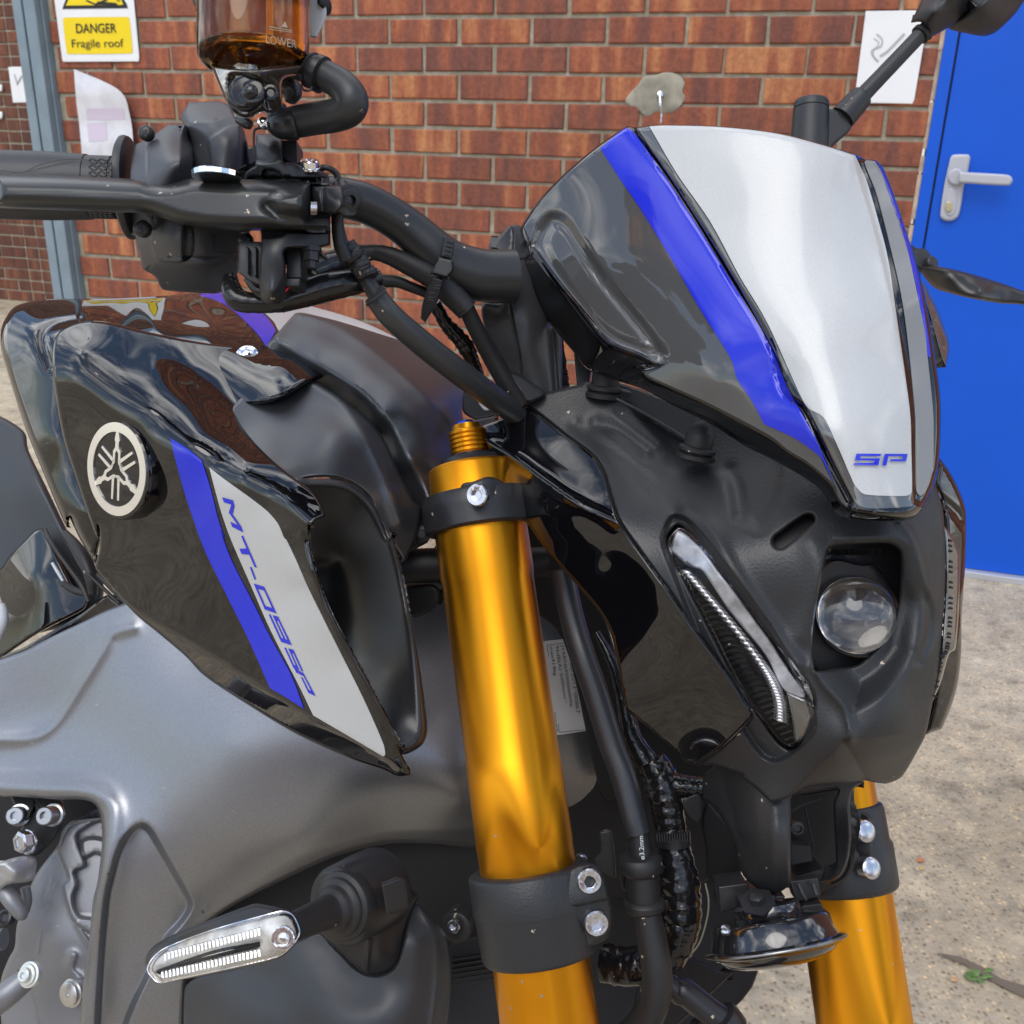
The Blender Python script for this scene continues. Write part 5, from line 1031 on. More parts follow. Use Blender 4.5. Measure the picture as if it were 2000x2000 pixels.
part('rubber_mount', join(face_lathe(*q1('L', 165, 1195), .64, [(-40, 30), (0, 31), (6, 29), (8, 24), (8.5, 14)], -.3, 0)), MR)
bolt2(*q1('L', 138, 1198), .630, 13, MST, None, nx=-.3)
# ---------------------------------------------------------------- indicator
ih = q('K', [(1112, 662, 'c'), (1200, 600), (1450, 480), (1702, 440, 'c'), (1645, 530), (1605, 700), (1585, 810), (1530, 880), (1430, 903), (1350, 882), (1230, 770)])
ind = part('turn_signal', join(lathe((*q1('K', 1215, 515), .575), (*q1('K', 1590, 330), .625), [(-6, 56), (-4, 68), (3, 74), (12, 78), (80, 81), (124, 81), (134, 78), (140, 68), (141, 20)], 64),
     relief(ih, q('K', [(1112, 662, .592), (1702, 440, .612), (1430, 900, .602), (1600, 700, .604), (1300, 760, .594), (1450, 600, .590), (1450, 780, .592)]), rnd=(7, .005), thick=.02, cell=6, feats=[f_ridge(q('K', [(1400, 700), (1385, 880)]), -.003, 4)]),
     relief(q('K', [(1470, 380, 'c'), (1600, 340), (1632, 420), (1622, 520), (1500, 555, 'c')]), q('K', [(1470, 380, .5605), (1600, 340, .567), (1620, 520, .570), (1500, 555, .5645)]), rnd=(5, .002), thick=.006, cell=5)), MS)
ax0, ax1 = q1('K', 1245, 500), q1('K', 985, 615)
part('stalk', lathe((*ax0, .572), (*ax1, .538), [(-20, 66), (0, 66), (5, 64), (8, 58), (10, 56), (14, 56), (19, 53), (22, 46), (24, 44), (30, 43), (36, 39), (41, 33), (43, 32), (58, 31), (66, 30), (140, 26)], 48), MR, ind)
bo = q('K', [(98, 830), (135, 750), (240, 680), (500, 575), (700, 500), (742, 490), (800, 497), (880, 515), (950, 545), (1002, 640), (985, 700), (955, 745), (870, 812), (600, 875), (300, 935), (180, 955), (130, 915)])
bc = q('K', [(110, 850, .528), (190, 950, .526), (500, 770, .506), (900, 680, .494), (740, 500, .512), (1000, 640, .505), (870, 800, .504), (300, 700, .530)])
ib = part('lamp_body', relief(bo, bc, rnd=(9, .010), thick=.016, cell=5), MS, ind)
fo = q('K', [(112, 868), (150, 800), (230, 742), (500, 640), (860, 540), (915, 536), (960, 562), (992, 630), (990, 680), (940, 745), (860, 800), (600, 862), (300, 925), (185, 948), (135, 912)])
zi = surf(bc)
part('lamp_reflector', relief(grow(fo, .95), None, zf=lambda x, y: zi(x, y)-.0015, rnd=(5, .002), thick=.002, cell=5, feats=[f_ridge(q('K', [(180, 880), (500, 770), (760, 720)]), .002, 7)]), mat('bright reflector', (.62, .61, .58), .4, metal=.25, var=.3, vscale=120), ib)
teeth = []
for r_, (a, b) in enumerate((((215, 800), (760, 655)), ((200, 905), (760, 775)))):
    for i in range(26):
        t = i/25; x, y = q1('K', a[0]+(b[0]-a[0])*t, a[1]+(b[1]-a[1])*t); z = float(zi(x, y))-.004
        teeth.append(prism([(x-2.2, y-6, z), (x+2.2, y-7, z), (x+3.2, y+6, z-.002), (x-.8, y+7, z-.002)], (0, 0, .002)))
part('lamp_teeth', join(*teeth), mat('clear tooth', (.8, .8, .78), .08, metal=.7), ib, smooth=False)
part('lamp_strip', relief(q('K', [(165, 880), (230, 855), (500, 785), (750, 722), (770, 735), (740, 750), (500, 808), (240, 880), (180, 900)]), None, zf=lambda x, y: zi(x, y)-.0028, rnd=(2, .001), thick=.001, cell=4), MDK, ib)
part('lamp_bulb', join(face_lathe(*q1('K', 903, 690), .4905, [(-4, 23), (2, 23), (4, 21), (4, 17), (1, 16), (1, 12), (4, 10), (6, 5), (6, 1)], -.1, .05, 40)), mat('bulb ring reflector', (.75, .75, .75), .1, metal=.85), ib)
part('lamp_lens', relief(fo, None, zf=lambda x, y: zi(x, y)-.0085, rnd=(8, .006), thick=.0015, cell=5), mcl, ib)
rim_o = grow(fo, 1.0)
part('lamp_rim', join(*[tube([(p[0], p[1], float(zi(p[0], p[1]))-.004, 1.5) for p in (spline(fo, 3, True)+[spline(fo, 3, True)[0]])], seg=8, sub=1, caps=False)]), MPL, ib)
# ---------------------------------------------------------------- seat side and tail panel at the left
seat = part('seat', relief([(-60, 800, 'c'), (-10, 808), (46, 842), (56, 880), (90, 950), (150, 1070), (200, 1130), (180, 1200), (60, 1240), (-60, 1250, 'c')], [(-60, 820, .88), (46, 842, .86), (50, 950, .83), (100, 1050, .82), (190, 1130, .80), (-50, 1100, .84), (0, 1000, .84)], rnd=(14, .01), thick=.01, cell=9), mat('matt dark grey seat panel', (.032, .036, .042), .42, bump=.15, bscale=1200))
gp_o = q('C', [(-60, 470), (10, 420), (70, 330), (180, 220), (255, 145), (310, 124), (340, 150), (410, 270), (470, 400), (560, 560), (650, 615), (662, 680), (620, 745), (300, 910), (0, 1110), (-60, 1140)])
tp_ = part('tail_panel', relief(gp_o, q('C', [(-60, 480, .83), (300, 130, .80), (650, 640, .765), (300, 900, .775), (-60, 1130, .80), (250, 500, .785)]), rnd=(7, .006), thick=.005, cell=8), MG)
st_o = q('C', [(-60, 1150), (200, 1010), (440, 870), (620, 760), (800, 628), (860, 660), (940, 720), (1010, 770), (1000, 810), (850, 860), (700, 945), (400, 1140), (100, 1350), (-60, 1460)])
part('tail_panel', relief(st_o, q('C', [(-60, 1160, .79), (620, 760, .755), (1000, 790, .735), (700, 945, .758), (-60, 1450, .80), (300, 1060, .765), (400, 1110, .775)]), rnd=(8, .006), thick=.01, cell=7, feats=[f_fold(q('C', [(-60, 1330), (300, 1080), (640, 850), (930, 720), (1100, 800), (700, 1100), (0, 1500)]), q('C', [(-60, 1330), (300, 1080), (640, 850), (930, 725)]), .0004, 5)]), MG)
part('cable_bundle', join(*[tube(q('C', p), seg=12) for p in ([(340, 130, .79, 14), (400, 250, .77, 16), (520, 420, .76, 18), (620, 560, .755, 22), (670, 680, .75, 16)], [(490, 160, .77, 30), (560, 240, .76, 40), (640, 360, .75, 50), (690, 500, .745, 48), (700, 620, .745, 30)], [(480, 540, .765, 26), (560, 590, .76, 30), (650, 620, .755, 22)], [(500, 200, .765, 12), (620, 420, .745, 14), (720, 520, .74, 14), (900, 690, .735, 14)], [(740, 470, .74, 22), (860, 590, .735, 22), (980, 720, .73, 20)])]), MR)
part('buckle', join(tube(q('C', [(395, 385, .755, 12), (440, 460, .752, 13), (475, 520, .75, 10)]), seg=10), tube(q('C', [(-10, 950, .77, 26), (20, 850, .765, 36), (25, 760, .765, 34), (10, 690, .765, 26)]), seg=16)), mat('frosted white strap buckle', (.45, .47, .5), .3))
# ---------------------------------------------------------------- engine side
en_o = q('E', [(200, 2100, 'c'), (20, 2100, 'c'), (0, 1650), (60, 1450), (110, 1350), (125, 1200), (170, 1050), (235, 880), (300, 760), (430, 590), (470, 480), (520, 415), (560, 395), (900, 360, 'c'), (900, 2100, 'c')])
en_c = q('E', [(0, 1700, .76), (120, 1300, .75), (300, 800, .75), (450, 500, .755), (800, 380, .76), (800, 1200, .735), (400, 1300, .735), (600, 1900, .73), (200, 2000, .745)])
eng = part('engine', relief(en_o, en_c, rnd=(9, .006), thick=.02, cell=7, feats=[
    f_step(q('E', [(480, 480), (540, 420), (800, 400), (800, 1300), (690, 1250), (600, 1190), (540, 1120), (480, 900), (520, 830), (440, 600)]), -.006, 8),
    f_step(q('E', [(600, 480), (800, 430), (800, 1150), (690, 1140), (600, 1120), (555, 1040), (550, 960), (580, 870), (560, 780), (640, 730), (585, 560)]), .008, 9),
    f_step(q('E', [(620, 560), (700, 530), (800, 560), (800, 660), (720, 640), (640, 670)]), -.006, 10),
    f_ridge(q('E', [(580, 1180), (690, 1350)]), -.002, 4), f_crease(q('E', [(400, 830), (330, 1100), (290, 1400)]), -.001, 5), f_ridge(q('E', [(550, 1420), (530, 1520), (600, 1600)]), -.004, 10),
    f_step(q('E', [(-50, 1750), (200, 1640), (300, 1932), (300, 2200), (-50, 2200)]), .01, 10)]), MEN)
part('machined_plug', face_lathe(*q1('E', 525, 1705), .722, [(-20, 27), (-4, 27), (-3, 23), (4, 23), (5, 21.5), (5, 6), (2, 5)], -.45, .1), MSA, eng)
def ebolt(x, y, z, r, l, nm='bolt', m_=MST, seg=32, hexh=False):
    x, y = q1('E', x, y)
    return part(nm, join(lathe((x+l*.86, y-2, z+.012), (x, y, z), [(-14, r*1.25), (-6, r*1.25), (-5, r), (l, r), (l+2, r*.88), (l+2, r*.5), (l-5, r*.48), (l-5, .1)], 6 if hexh else seg)), m_, eng)
MEB = mat('dull plated bolt', (.32, .33, .34), .3, metal=1, rvar=.06)
ebolt(85, 365, .722, 17, 15, m_=MEB); ebolt(310, 365, .718, 17.5, 22, m_=MEB)
part('bolt', join(face_lathe(*q1('E', 205, 560), .722, [(-4, 24), (0, 24), (2, 20)], -.5, .1), face_lathe(*q1('E', 180, 555), .718, [(-6, 21), (9, 21), (11, 17), (11, 13), (8, 12)], -.5, .1, 6)), MST, eng)
part('bolt_plate', relief(q('E', [(150, 500), (200, 380), (300, 300), (430, 300), (470, 380), (420, 520), (300, 650), (230, 670), (160, 620)]), q('E', [(150, 500, .738), (430, 300, .738), (230, 660, .736)]), rnd=(5, .003), thick=.01), MCL, eng)
part('upper_mount', join(*[relief(q('E', P_), q('E', [(100, 250, .742), (450, 250, .742), (300, 350, .735)]), rnd=(4, .004), thick=.01) for P_ in ([(90, 200), (240, 215), (260, 290), (200, 400), (120, 300)], [(240, 200), (460, 240), (480, 330), (430, 400), (300, 300)])]), MCL, eng)
part('hose_clamp', join(relief(q('E', [(-60, 760), (60, 690), (200, 662), (270, 680), (272, 780), (240, 850), (60, 880), (0, 925), (-60, 950)]), q('E', [(-60, 800, .70), (150, 700, .71), (270, 780, .72), (0, 920, .71), (120, 790, .70)]), rnd=(8, .006), thick=.01, feats=[f_ridge(q('E', [(0, 780), (120, 850), (270, 760)]), .003, 8)])), mat('dull cast aluminium', (.42, .43, .43), .4, metal=.5, bump=.3), eng)
part('coolant_pipe', join(tube(q('E', [(20, 900, .72, 62), (90, 1000, .715, 62), (160, 1100, .715, 50), (180, 1120, .718, 30)])), tube(q('E', [(190, 900, .735, 36), (205, 1000, .735, 36), (190, 1090, .735, 30)]))), MEN, eng)
part('oil_pipe', join(tube(q('E', [(-80, 1800, .70, 105), (60, 1700, .70, 98), (190, 1590, .705, 88)], )), tube(q('E', [(-60, 1300, .72, 80), (30, 1290, .72, 80)]))), MEN, eng)
part('bolt', join(face_lathe(*q1('E', 215, 1560), .694, [(-10, 24), (0, 24), (1, 20), (5, 19), (6, 14), (14, 13.5), (16, 11), (16, 6), (12, 5)], -.35, .35)), mat('pale zinc bolt', (.62, .64, .6), .3, metal=.6), eng)
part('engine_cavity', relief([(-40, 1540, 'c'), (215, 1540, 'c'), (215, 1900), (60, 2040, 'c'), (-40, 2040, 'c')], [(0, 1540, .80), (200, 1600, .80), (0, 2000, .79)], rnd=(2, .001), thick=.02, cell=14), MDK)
part('bolt', join(face_lathe(*q1('E', 30, 1130), .715, [(-14, 16), (0, 16), (2, 12), (-3, 7)], -.3, .5)), MS, eng)
CR['RR'] = (0, 0, .3882)
# ---------------------------------------------------------------- pieces between the fork legs and the tank
part('steering_stop', join(lathe((*q1('D', 1440, 410), .625), (*q1('D', 1800, 400), .625), [(0, 34), (90, 34), (92, 30), (300, 30)], 32),
     relief(q('D', [(1500, 545, 'c'), (1700, 540), (1765, 580), (1770, 640), (1740, 720), (1640, 780), (1550, 802), (1540, 790)]), q('D', [(1500, 545, .63), (1770, 600, .62), (1550, 800, .625)]), rnd=(8, .006), thick=.02)), MDK)
part('rubber_plug', face_lathe(*q1('D', 1640, 165), .605, [(-6, 17), (1, 17), (3, 15), (4, 9), (6, 8), (6, 3)], -.1, 0), MR)
part('dark_backing', relief([(860, 1040), (900, 880), (960, 860), (1060, 980), (1160, 1150), (1210, 1300), (1250, 1450), (1180, 1560), (1100, 1250), (1000, 1180), (840, 1130)], [(870, 1000, .66), (1000, 950, .66), (1200, 1400, .69), (1100, 1200, .68)], rnd=(4, .003), thick=.01, cell=12), MDK)  # near-black sheet closing the gap behind the fork leg
# brake hose running down between the legs
hz1 = .585
part('brake_hose', join(tube(q('O', [(470, 300, .60, 112), (520, 560, .60, 114), (590, 850, .597, 116), (680, 1150, .592, 118), (800, 1500, .588, 120), (930, 1932, .583, 120)]) + q('L', [(1420, 60, .578, 98), (1500, 380, .572, 97), (1532, 500, .570, 94)]), seg=28)), mat('satin hose sleeve', (.02, .021, .024), .3, rvar=.05), None)
part('brake_hose', tube(q('L', [(1528, 480, .572, 78), (1555, 640, .571, 82), (1575, 800, .570, 90), (1590, 1060, .568, 108), (1635, 1300, .566, 116), (1668, 1500, .564, 116), (1672, 1660, .564, 118), (1630, 1820, .566, 118), (1540, 1960, .57, 118), (1400, 2080, .58, 110)]), seg=28), MR)
def ringl(a, b, z, prof): return lathe((*a, z), (*b, z), prof, 40)
ht = part('hose_guide', join(ringl(q1('L', 1555, 770), q1('L', 1540, 600), .570, [(-8, 33), (-2, 40), (6, 43), (20, 42), (27, 38), (30, 30), (31, 22)]), ringl(q1('L', 1577, 1060), q1('L', 1560, 780), .570, [(-5, 34), (2, 41), (12, 42), (18, 38), (20, 33), (72, 33)]),
     relief(q('L', [(1375, 800), (1400, 745), (1440, 740), (1440, 930), (1400, 900)]), [(1200, 1700, .585)]*1+[(1220, 1720, .585), (1210, 1740, .585)], rnd=(5, .004), thick=.01)), MR)
hzf = lambda x, y: .548+0*np.asarray(x)
part('hose_lettering', text2d('ø3.2mm', q1('L', 1582, 690), q1('L', 1570, 512), q1('L', 1545, 692), lambda x, y: .5508+0*np.asarray(x)), mat('pale grey print', (.5, .55, .56), .5), ht, smooth=False)
part('hose_bracket', relief(q('L', [(1235, 480, 'c'), (1330, 465, 'c'), (1350, 600), (1370, 830, 'c'), (1290, 800), (1200, 700), (1245, 640)]), [(1170, 1624, .59), (1194, 1620, .59), (1204, 1715, .592)], rnd=(4, .003), thick=.006), MM)
part('bracket_bolt', join(lathe((*q1('L', 1100, 690), .60), (*q1('L', 1095, 640), .597), [(0, 12), (4, 12), (8, 8), (10, 1)], 24)), MST)
part('wiring_loom', join(tube(q('I', [(640, 520, .605, 26), (760, 760, .60, 40), (830, 1000, .60, 48), (900, 1300, .60, 70), (1010, 1500, .598, 95)]) , seg=20, wr=.05),
     tube(q('L', [(1630, -60, .60, 110), (1690, 60, .598, 128), (1740, 220, .596, 132), (1768, 400, .595, 118), (1795, 560, .594, 118), (1830, 760, .592, 138), (1855, 960, .590, 150), (1850, 1160, .590, 152), (1790, 1340, .592, 150), (1660, 1450, .597, 146), (1470, 1500, .603, 140), (1270, 1470, .61, 135)]), seg=28, wr=.07),
     tube(q('I', [(1120, 1640, .598, 100), (1260, 1680, .594, 88), (1380, 1690, .592, 78), (1440, 1690, .592, 76)]), seg=20, wr=.08)), MTP)
part('loom_clip', join(ringl(q1('L', 1795, 560), q1('L', 1790, 470), .593, [(-4, 30), (-3, 34.5), (19, 34.5), (20, 30)]), *[prism([(q1('L', 1670+i*19, 490+abs(i-7)*2)[0], q1('L', 0, 495)[1], .575), (q1('L', 1676+i*19, 0)[0], q1('L', 0, 495)[1], .575), (q1('L', 1680+i*19, 0)[0], q1('L', 0, 560)[1], .575), (q1('L', 1674+i*19, 0)[0], q1('L', 0, 560)[1], .575)], (0, 0, .004)) for i in range(14)]), MS)
part('cross_hose', join(tube(q('L', [(1700, 1560, .60, 60), (1850, 1700, .60, 90)]) + q('M', [(130, 1680, .60, 98), (330, 1840, .598, 102), (420, 1900, .598, 104)]), seg=24), ringl(q1('M', 470, 1960), q1('M', 400, 1880), .598, [(-20, 30), (-10, 38), (14, 40), (26, 38), (30, 30)]), tube(q('M', [(230, 1910, .60, 60), (330, 2040, .60, 60)]))), MS)
part('mudguard_bracket', relief(q('M', [(-120, 1400), (200, 1440), (420, 1530), (512, 1545, 'c'), (360, 1690), (100, 1932), (-60, 2040, 'c'), (-300, 2040, 'c')]), q('M', [(-100, 1400, .66), (500, 1545, .64), (0, 2000, .65)]), rnd=(5, .004), thick=.012, cell=8), MDK)
part('wire_braid', tube(q('M', [(300, 870, .583, 7), (325, 1000, .58, 7), (310, 1150, .58, 7), (250, 1330, .582, 7), (150, 1430, .585, 6), (0, 1500, .59, 6)]) , seg=8), mat('grey braided wire', (.16, .15, .11), .7, bump=1, bscale=900))
part('bracket_arm', relief(q('M', [(310, 260), (390, 330), (480, 440), (530, 560), (560, 700), (560, 850), (420, 870), (320, 850), (300, 600), (270, 400)]), q('M', [(310, 260, .59), (560, 800, .585), (300, 800, .60), (450, 500, .585)]), rnd=(5, .004), thick=.01), MDK)
part('loom_bracket', relief(q('I', [(1290, 1800), (1420, 1740), (1440, 1900), (1400, 1960), (1320, 1900)]), [(1334, 1566, .585), (1367, 1550, .585), (1357, 1604, .588)], rnd=(3, .002), thick=.004), MS)
# small parts by the cowl tip
part('cap_shield', relief(q('H', [(1175, 1872, 'c'), (1220, 1838), (1300, 1808), (1440, 1788, 'c'), (1400, 1840), (1320, 1880), (1240, 1885)]), q('H', [(1175, 1870, .615), (1440, 1790, .61), (1320, 1880, .61)]), rnd=(4, .003), thick=.004), MS)
part('inner_bracket', join(relief(q('H', [(1185, 1590), (1230, 1600), (1300, 1650), (1430, 1760), (1380, 1800), (1270, 1822, 'c'), (1175, 1750)]), q('H', [(1185, 1600, .66), (1430, 1760, .65), (1250, 1810, .655)]), rnd=(4, .003), thick=.01)), MS)
part('white_marker', relief(q('H', [(1282, 1650, 'c'), (1330, 1690), (1380, 1740, 'c'), (1340, 1745), (1300, 1700)]), [(930, 780, .645), (950, 790, .645), (940, 770, .645)], rnd=(2, .001), thick=.002, cell=4), MWH)
# ---------------------------------------------------------------- handlebar and riser
bar = part('handlebar', tube(q('H', [(1560, 735, .578, 200), (1470, 735, .576, 199), (1300, 725, .572, 197), (1100, 655, .567, 186), (950, 540, .563, 168), (760, 370, .559, 152), (560, 240, .553, 148), (380, 165, .548, 150), (150, 130, .542, 148), (-200, 120, .535, 140)]) + q('T', [(1200, 1400, .53, 150)]), seg=40), mat('satin black handlebar', (.019, .02, .022), .36, rvar=.04, bump=.15, bscale=1500, dust=1.6))
ris_o = q('H', [(1365, 530, 'c'), (1440, 440), (1522, 350, 'c'), (1615, 358), (1720, 560), (1720, 800), (1850, 1100), (1918, 1200), (1925, 1580), (1932, 1640), (1740, 1640), (1610, 1560), (1500, 1420), (1340, 1120), (1325, 940), (1465, 930), (1482, 880), (1482, 640), (1440, 545)])
ris_c = q('H', [(1365, 530, .60), (1522, 350, .605), (1615, 360, .61), (1480, 640, .598), (1560, 900, .600), (1340, 1050, .60), (1600, 1300, .606), (1920, 1300, .62), (1920, 1600, .62), (1500, 1400, .61), (1720, 700, .605)])
ris = part('meter_housing', relief(ris_o, ris_c, rnd=(6, .004), thick=.02, cell=7, feats=[
    f_step(q('H', [(1530, 340), (1545, 620), (1530, 900), (1610, 1560), (1200, 1560), (1200, 300)]), .005, 6), f_ridge(q('H', [(1480, 640), (1700, 600)]), .0015, 4), f_ridge(q('H', [(1840, 1100), (1880, 1600)]), .005, 6), f_ridge(q('H', [(1690, 1100), (1740, 1580)]), -.003, 30), f_ridge(q('H', [(1350, 950), (1440, 980), (1500, 870)]), -.006, 20)]), mat('matt dark grey housing', (.035, .036, .039), .38, bump=.1, bscale=1300, dust=.4))
part('cable_cover', relief(q('H', [(1520, 1480), (1580, 1460), (1680, 1520), (1800, 1620), (1700, 1680), (1640, 1672), (1570, 1560)]), q('H', [(1520, 1480, .60), (1800, 1620, .60), (1640, 1670, .595)]), rnd=(6, .005), thick=.01), MCL)
part('meter_stay', relief([(1121, 690, 'c'), (1160, 700, 'c'), (1150, 765, 'c'), (1128, 765, 'c')], [(1120, 690, .625), (1160, 700, .625), (1140, 760, .625)], rnd=(3, .002), thick=.01), MS)
# looms under the bar
part('switch_loom', join(tube(q('H', [(-200, 900, .555, 70), (-60, 800, .555, 95), (120, 690, .556, 110), (300, 600, .557, 95), (470, 555, .558, 60), (610, 575, .558, 68), (800, 660, .558, 82), (950, 745, .558, 88), (1080, 860, .560, 92), (1170, 950, .562, 90), (1210, 990, .563, 88)]), seg=24, wr=.03),
     tube(q('H', [(-200, 960, .56, 50), (100, 880, .562, 60), (400, 800, .563, 60), (640, 770, .563, 46), (800, 820, .565, 40), (930, 870, .568, 40)]), seg=16)), MR)
part('switch_loom', join(tube(q('H', [(1200, 970, .565, 62), (1270, 1120, .572, 64), (1380, 1330, .582, 66), (1500, 1540, .59, 68), (1600, 1700, .597, 68)]), seg=24)), MR)
part('switch_loom', tube(q('H', [(960, 930, .572, 45), (1040, 1080, .58, 52), (1130, 1180, .587, 60), (1200, 1270, .592, 62), (1260, 1400, .60, 50), (1300, 1500, .605, 45)]), seg=20, wr=.12), MTP)
tie = part('cable_tie', join(relief(q('H', [(1025, 425, 'c'), (1112, 470, 'c'), (1104, 540), (1085, 605, 'c'), (1005, 585, 'c'), (1020, 500)]), None, zf=lambda x, y: .5445+.00002*(np.asarray(y)-470), rnd=(2, .001), thick=.002, cell=4),
     relief(q('H', [(990, 585, 'c'), (1102, 612, 'c'), (1106, 690), (1055, 752, 'c'), (928, 715, 'c'), (960, 640)]), [(850, 500, .538), (880, 510, .538), (860, 540, .538)], rnd=(5, .004), thick=.012, cell=4),
     relief(q('H', [(945, 735, 'c'), (1032, 762, 'c'), (990, 900), (960, 970), (890, 1082, 'c'), (855, 1050, 'c'), (865, 960), (905, 830)]), [(850, 550, .54), (870, 560, .54), (820, 620, .545)], rnd=(3, .002), thick=.003, cell=4)), mat('glossy black nylon', (.012, .012, .013), .25, dust=.5))
part('tie_teeth', join(*[poly2d([q('H', [(x0, y0), (x0+46, y0+14), (x0+42, y0+27), (x0-4, y0+13)])], lambda x, y: .5435+0*np.asarray(x)) for x0, y0 in ((1052, 455), (1046, 487), (1040, 519), (1032, 551))], *[poly2d([q('H', [(x0, y0), (x0+44, y0+6), (x0+42, y0+13), (x0-2, y0+7)])], lambda x, y: .5385+0*np.asarray(x)) for x0, y0 in ((965, 795), (958, 815), (925, 850), (915, 885), (912, 905))]), MDK, tie, smooth=False)
# brake hose from the master cylinder
bhz = mat('satin brake hose', (.03, .032, .034), .34, bump=.1, bscale=1200, dust=.8)
part('brake_hose', tube(q('H', [(505, 870, .50, 88), (640, 1040, .505, 94), (880, 1250, .52, 97), (1150, 1460, .54, 97), (1380, 1630, .565, 93), (1560, 1760, .60, 90), (1680, 1860, .63, 85)]), seg=32), bhz)
part('hose_fitting', join(tube(q('H', [(225, 260, .488, 46), (232, 360, .489, 47), (262, 480, .490, 50), (300, 520, .491, 52)])), tube(q('H', [(298, 490, .49, 66), (345, 560, .491, 72), (352, 575, .491, 92), (380, 610, .492, 74), (400, 655, .492, 84), (420, 690, .493, 76), (450, 720, .494, 84), (462, 745, .494, 80)], ), seg=24, wr=.05), tube(q('H', [(425, 735, .498, 62), (560, 930, .50, 64)]), seg=20)), MCL)
part('sleeve_slit', relief(q('H', [(440, 950, 'c'), (480, 900), (560, 800, 'c'), (600, 830), (520, 900)]), q('H', [(440, 950, .492), (560, 800, .495), (600, 830, .492)]), rnd=(2, .001), thick=.002, cell=4), bhz)
# ---------------------------------------------------------------- grip, switch housing, lever
gz = .535
grip = part('grip', lathe((*q1('T', -100, 1392), .52), (*q1('T', 900, 1418), .528), [(-60, 64), (0, 64.5), (60, 65), (120, 65), (192, 62), (193, 60), (240, 60), (241, 57), (248, 57), (253, 62), (256, 80), (258, 92), (262, 98), (268, 99), (274, 97), (277, 90), (278, 60)], 56), mat('grey black rubber grip', (.03, .032, .036), .45, bump=.4, bscale=1000))
tz_ = []
for i in range(5):
    for j in range(7):
        x, y = 680+i*34+(j % 2)*12, 1205+j*24
        s_ = 1 if (i+j) % 2 else -1
        tz_.append(tube([(*q1('T', x-12, y-8*s_), .4985+.0, 1.8), (*q1('T', x+12, y+8*s_), .4985, 1.8)], seg=6, sub=1))
    for j in range(3):
        x, y = 690+i*36, 1595+j*18; tz_.append(tube([(*q1('T', x-12, y-5), .505, 2), (*q1('T', x+12, y+5), .505, 2)], seg=6, sub=1))
part('grip_pattern', join(*tz_), MR, grip)
part('grip_groove', join(*[poly2d(stroke(q('T', P_), w_), lambda x, y: .5022-.004*np.clip((np.asarray(y)-295)/60, 0, 1)+0*np.asarray(x)) for P_, w_ in (([(-20, 1286), (170, 1300), (300, 1245), (480, 1205), (660, 1208)], 2.2), ([(190, 1303), (330, 1262), (550, 1215)], 2.0), ([(230, 1305), (370, 1262), (560, 1225)], 1.4))]), MDK, grip, smooth=False)
sw = mat('matt grey black switch housing', (.04, .042, .047), .42, bump=.2, bscale=1400, dust=.6)
hou = part('switch_housing', relief(q('T', [(985, 1300), (998, 1180), (1020, 1100), (1115, 1045), (1160, 1020), (1272, 938, 'c'), (1405, 940, 'c'), (1455, 1040), (1450, 1400), (1440, 1560), (1000, 1560), (985, 1450)]), q('T', [(990, 1200, .505), (1110, 1045, .515), (1270, 940, .52), (1405, 940, .52), (1450, 1040, .525), (1040, 1300, .485), (1250, 1200, .472), (1380, 1200, .472), (1450, 1300, .49), (1250, 1500, .472)]), rnd=(5, .004), thick=.02, cell=5,
     feats=[f_crease(q('T', [(1115, 1050), (1115, 1360)]), .001, 5), f_crease(q('T', [(1390, 940), (1360, 1080), (1365, 1400)]), -.002, 12), f_fold(q('T', [(1370, 930), (1480, 1000), (1480, 1500), (1365, 1500), (1362, 1080)]), q('T', [(1400, 930), (1362, 1060), (1366, 1500)]), .0006, 3)]), sw)
part('cable_housing', relief(q('U', [(8, 880, 'c'), (75, 770, 'c'), (340, 772), (420, 880), (480, 960), (520, 1100), (560, 1350), (500, 1400), (95, 1400), (92, 1100)]), q('U', [(8, 880, .53), (75, 780, .528), (340, 780, .525), (100, 1100, .525), (220, 1000, .51), (400, 1050, .506), (350, 1300, .506), (500, 1300, .52)]), rnd=(5, .004), thick=.03, cell=5,
     feats=[f_fold(q('U', [(0, 760), (500, 760), (480, 880), (300, 900), (90, 950), (0, 950)]), q('U', [(85, 945), (260, 925), (420, 885)]), .0006, 4), f_step(q('U', [(225, 1065), (300, 1000), (400, 945), (480, 960), (480, 1400), (250, 1400), (235, 1200)]), -.004, 8), f_ridge(q('U', [(485, 940), (490, 1380)]), .008, 5)]), sw, hou)
lh = relief(q('RR', [(605, 1040), (760, 1060), (1240, 1100), (1245, 1210), (1205, 1240), (1200, 1370), (1130, 1440), (1105, 1474), (1000, 1474), (830, 1460), (805, 1440), (780, 1390), (720, 1352), (704, 1290), (690, 1240), (680, 1190), (635, 1180), (615, 1120)]), q('RR', [(620, 1100, .53), (690, 1240, .52), (720, 1350, .525), (830, 1460, .53), (1100, 1470, .53), (1200, 1370, .52), (1240, 1100, .50), (850, 1200, .488), (1050, 1200, .488), (900, 1380, .505), (1050, 1400, .505)]), rnd=(6, .005), thick=.03, cell=5,
     feats=[f_step(q('RR', [(770, 1110), (920, 1130), (925, 1300), (890, 1320), (780, 1290)]), -.003, 6), f_step(q('RR', [(925, 1140), (970, 1140), (972, 1270), (935, 1310), (920, 1300)]), .004, 5), f_step(q('RR', [(1085, 1160), (1200, 1160), (1200, 1265), (1090, 1260)]), .002, 4), f_fold(q('RR', [(780, 1310), (1200, 1310), (1200, 1500), (780, 1500)]), q('RR', [(780, 1315), (930, 1320), (1100, 1325), (1200, 1250)]), .0003, 5)])
part('switch_housing', lh, sw)
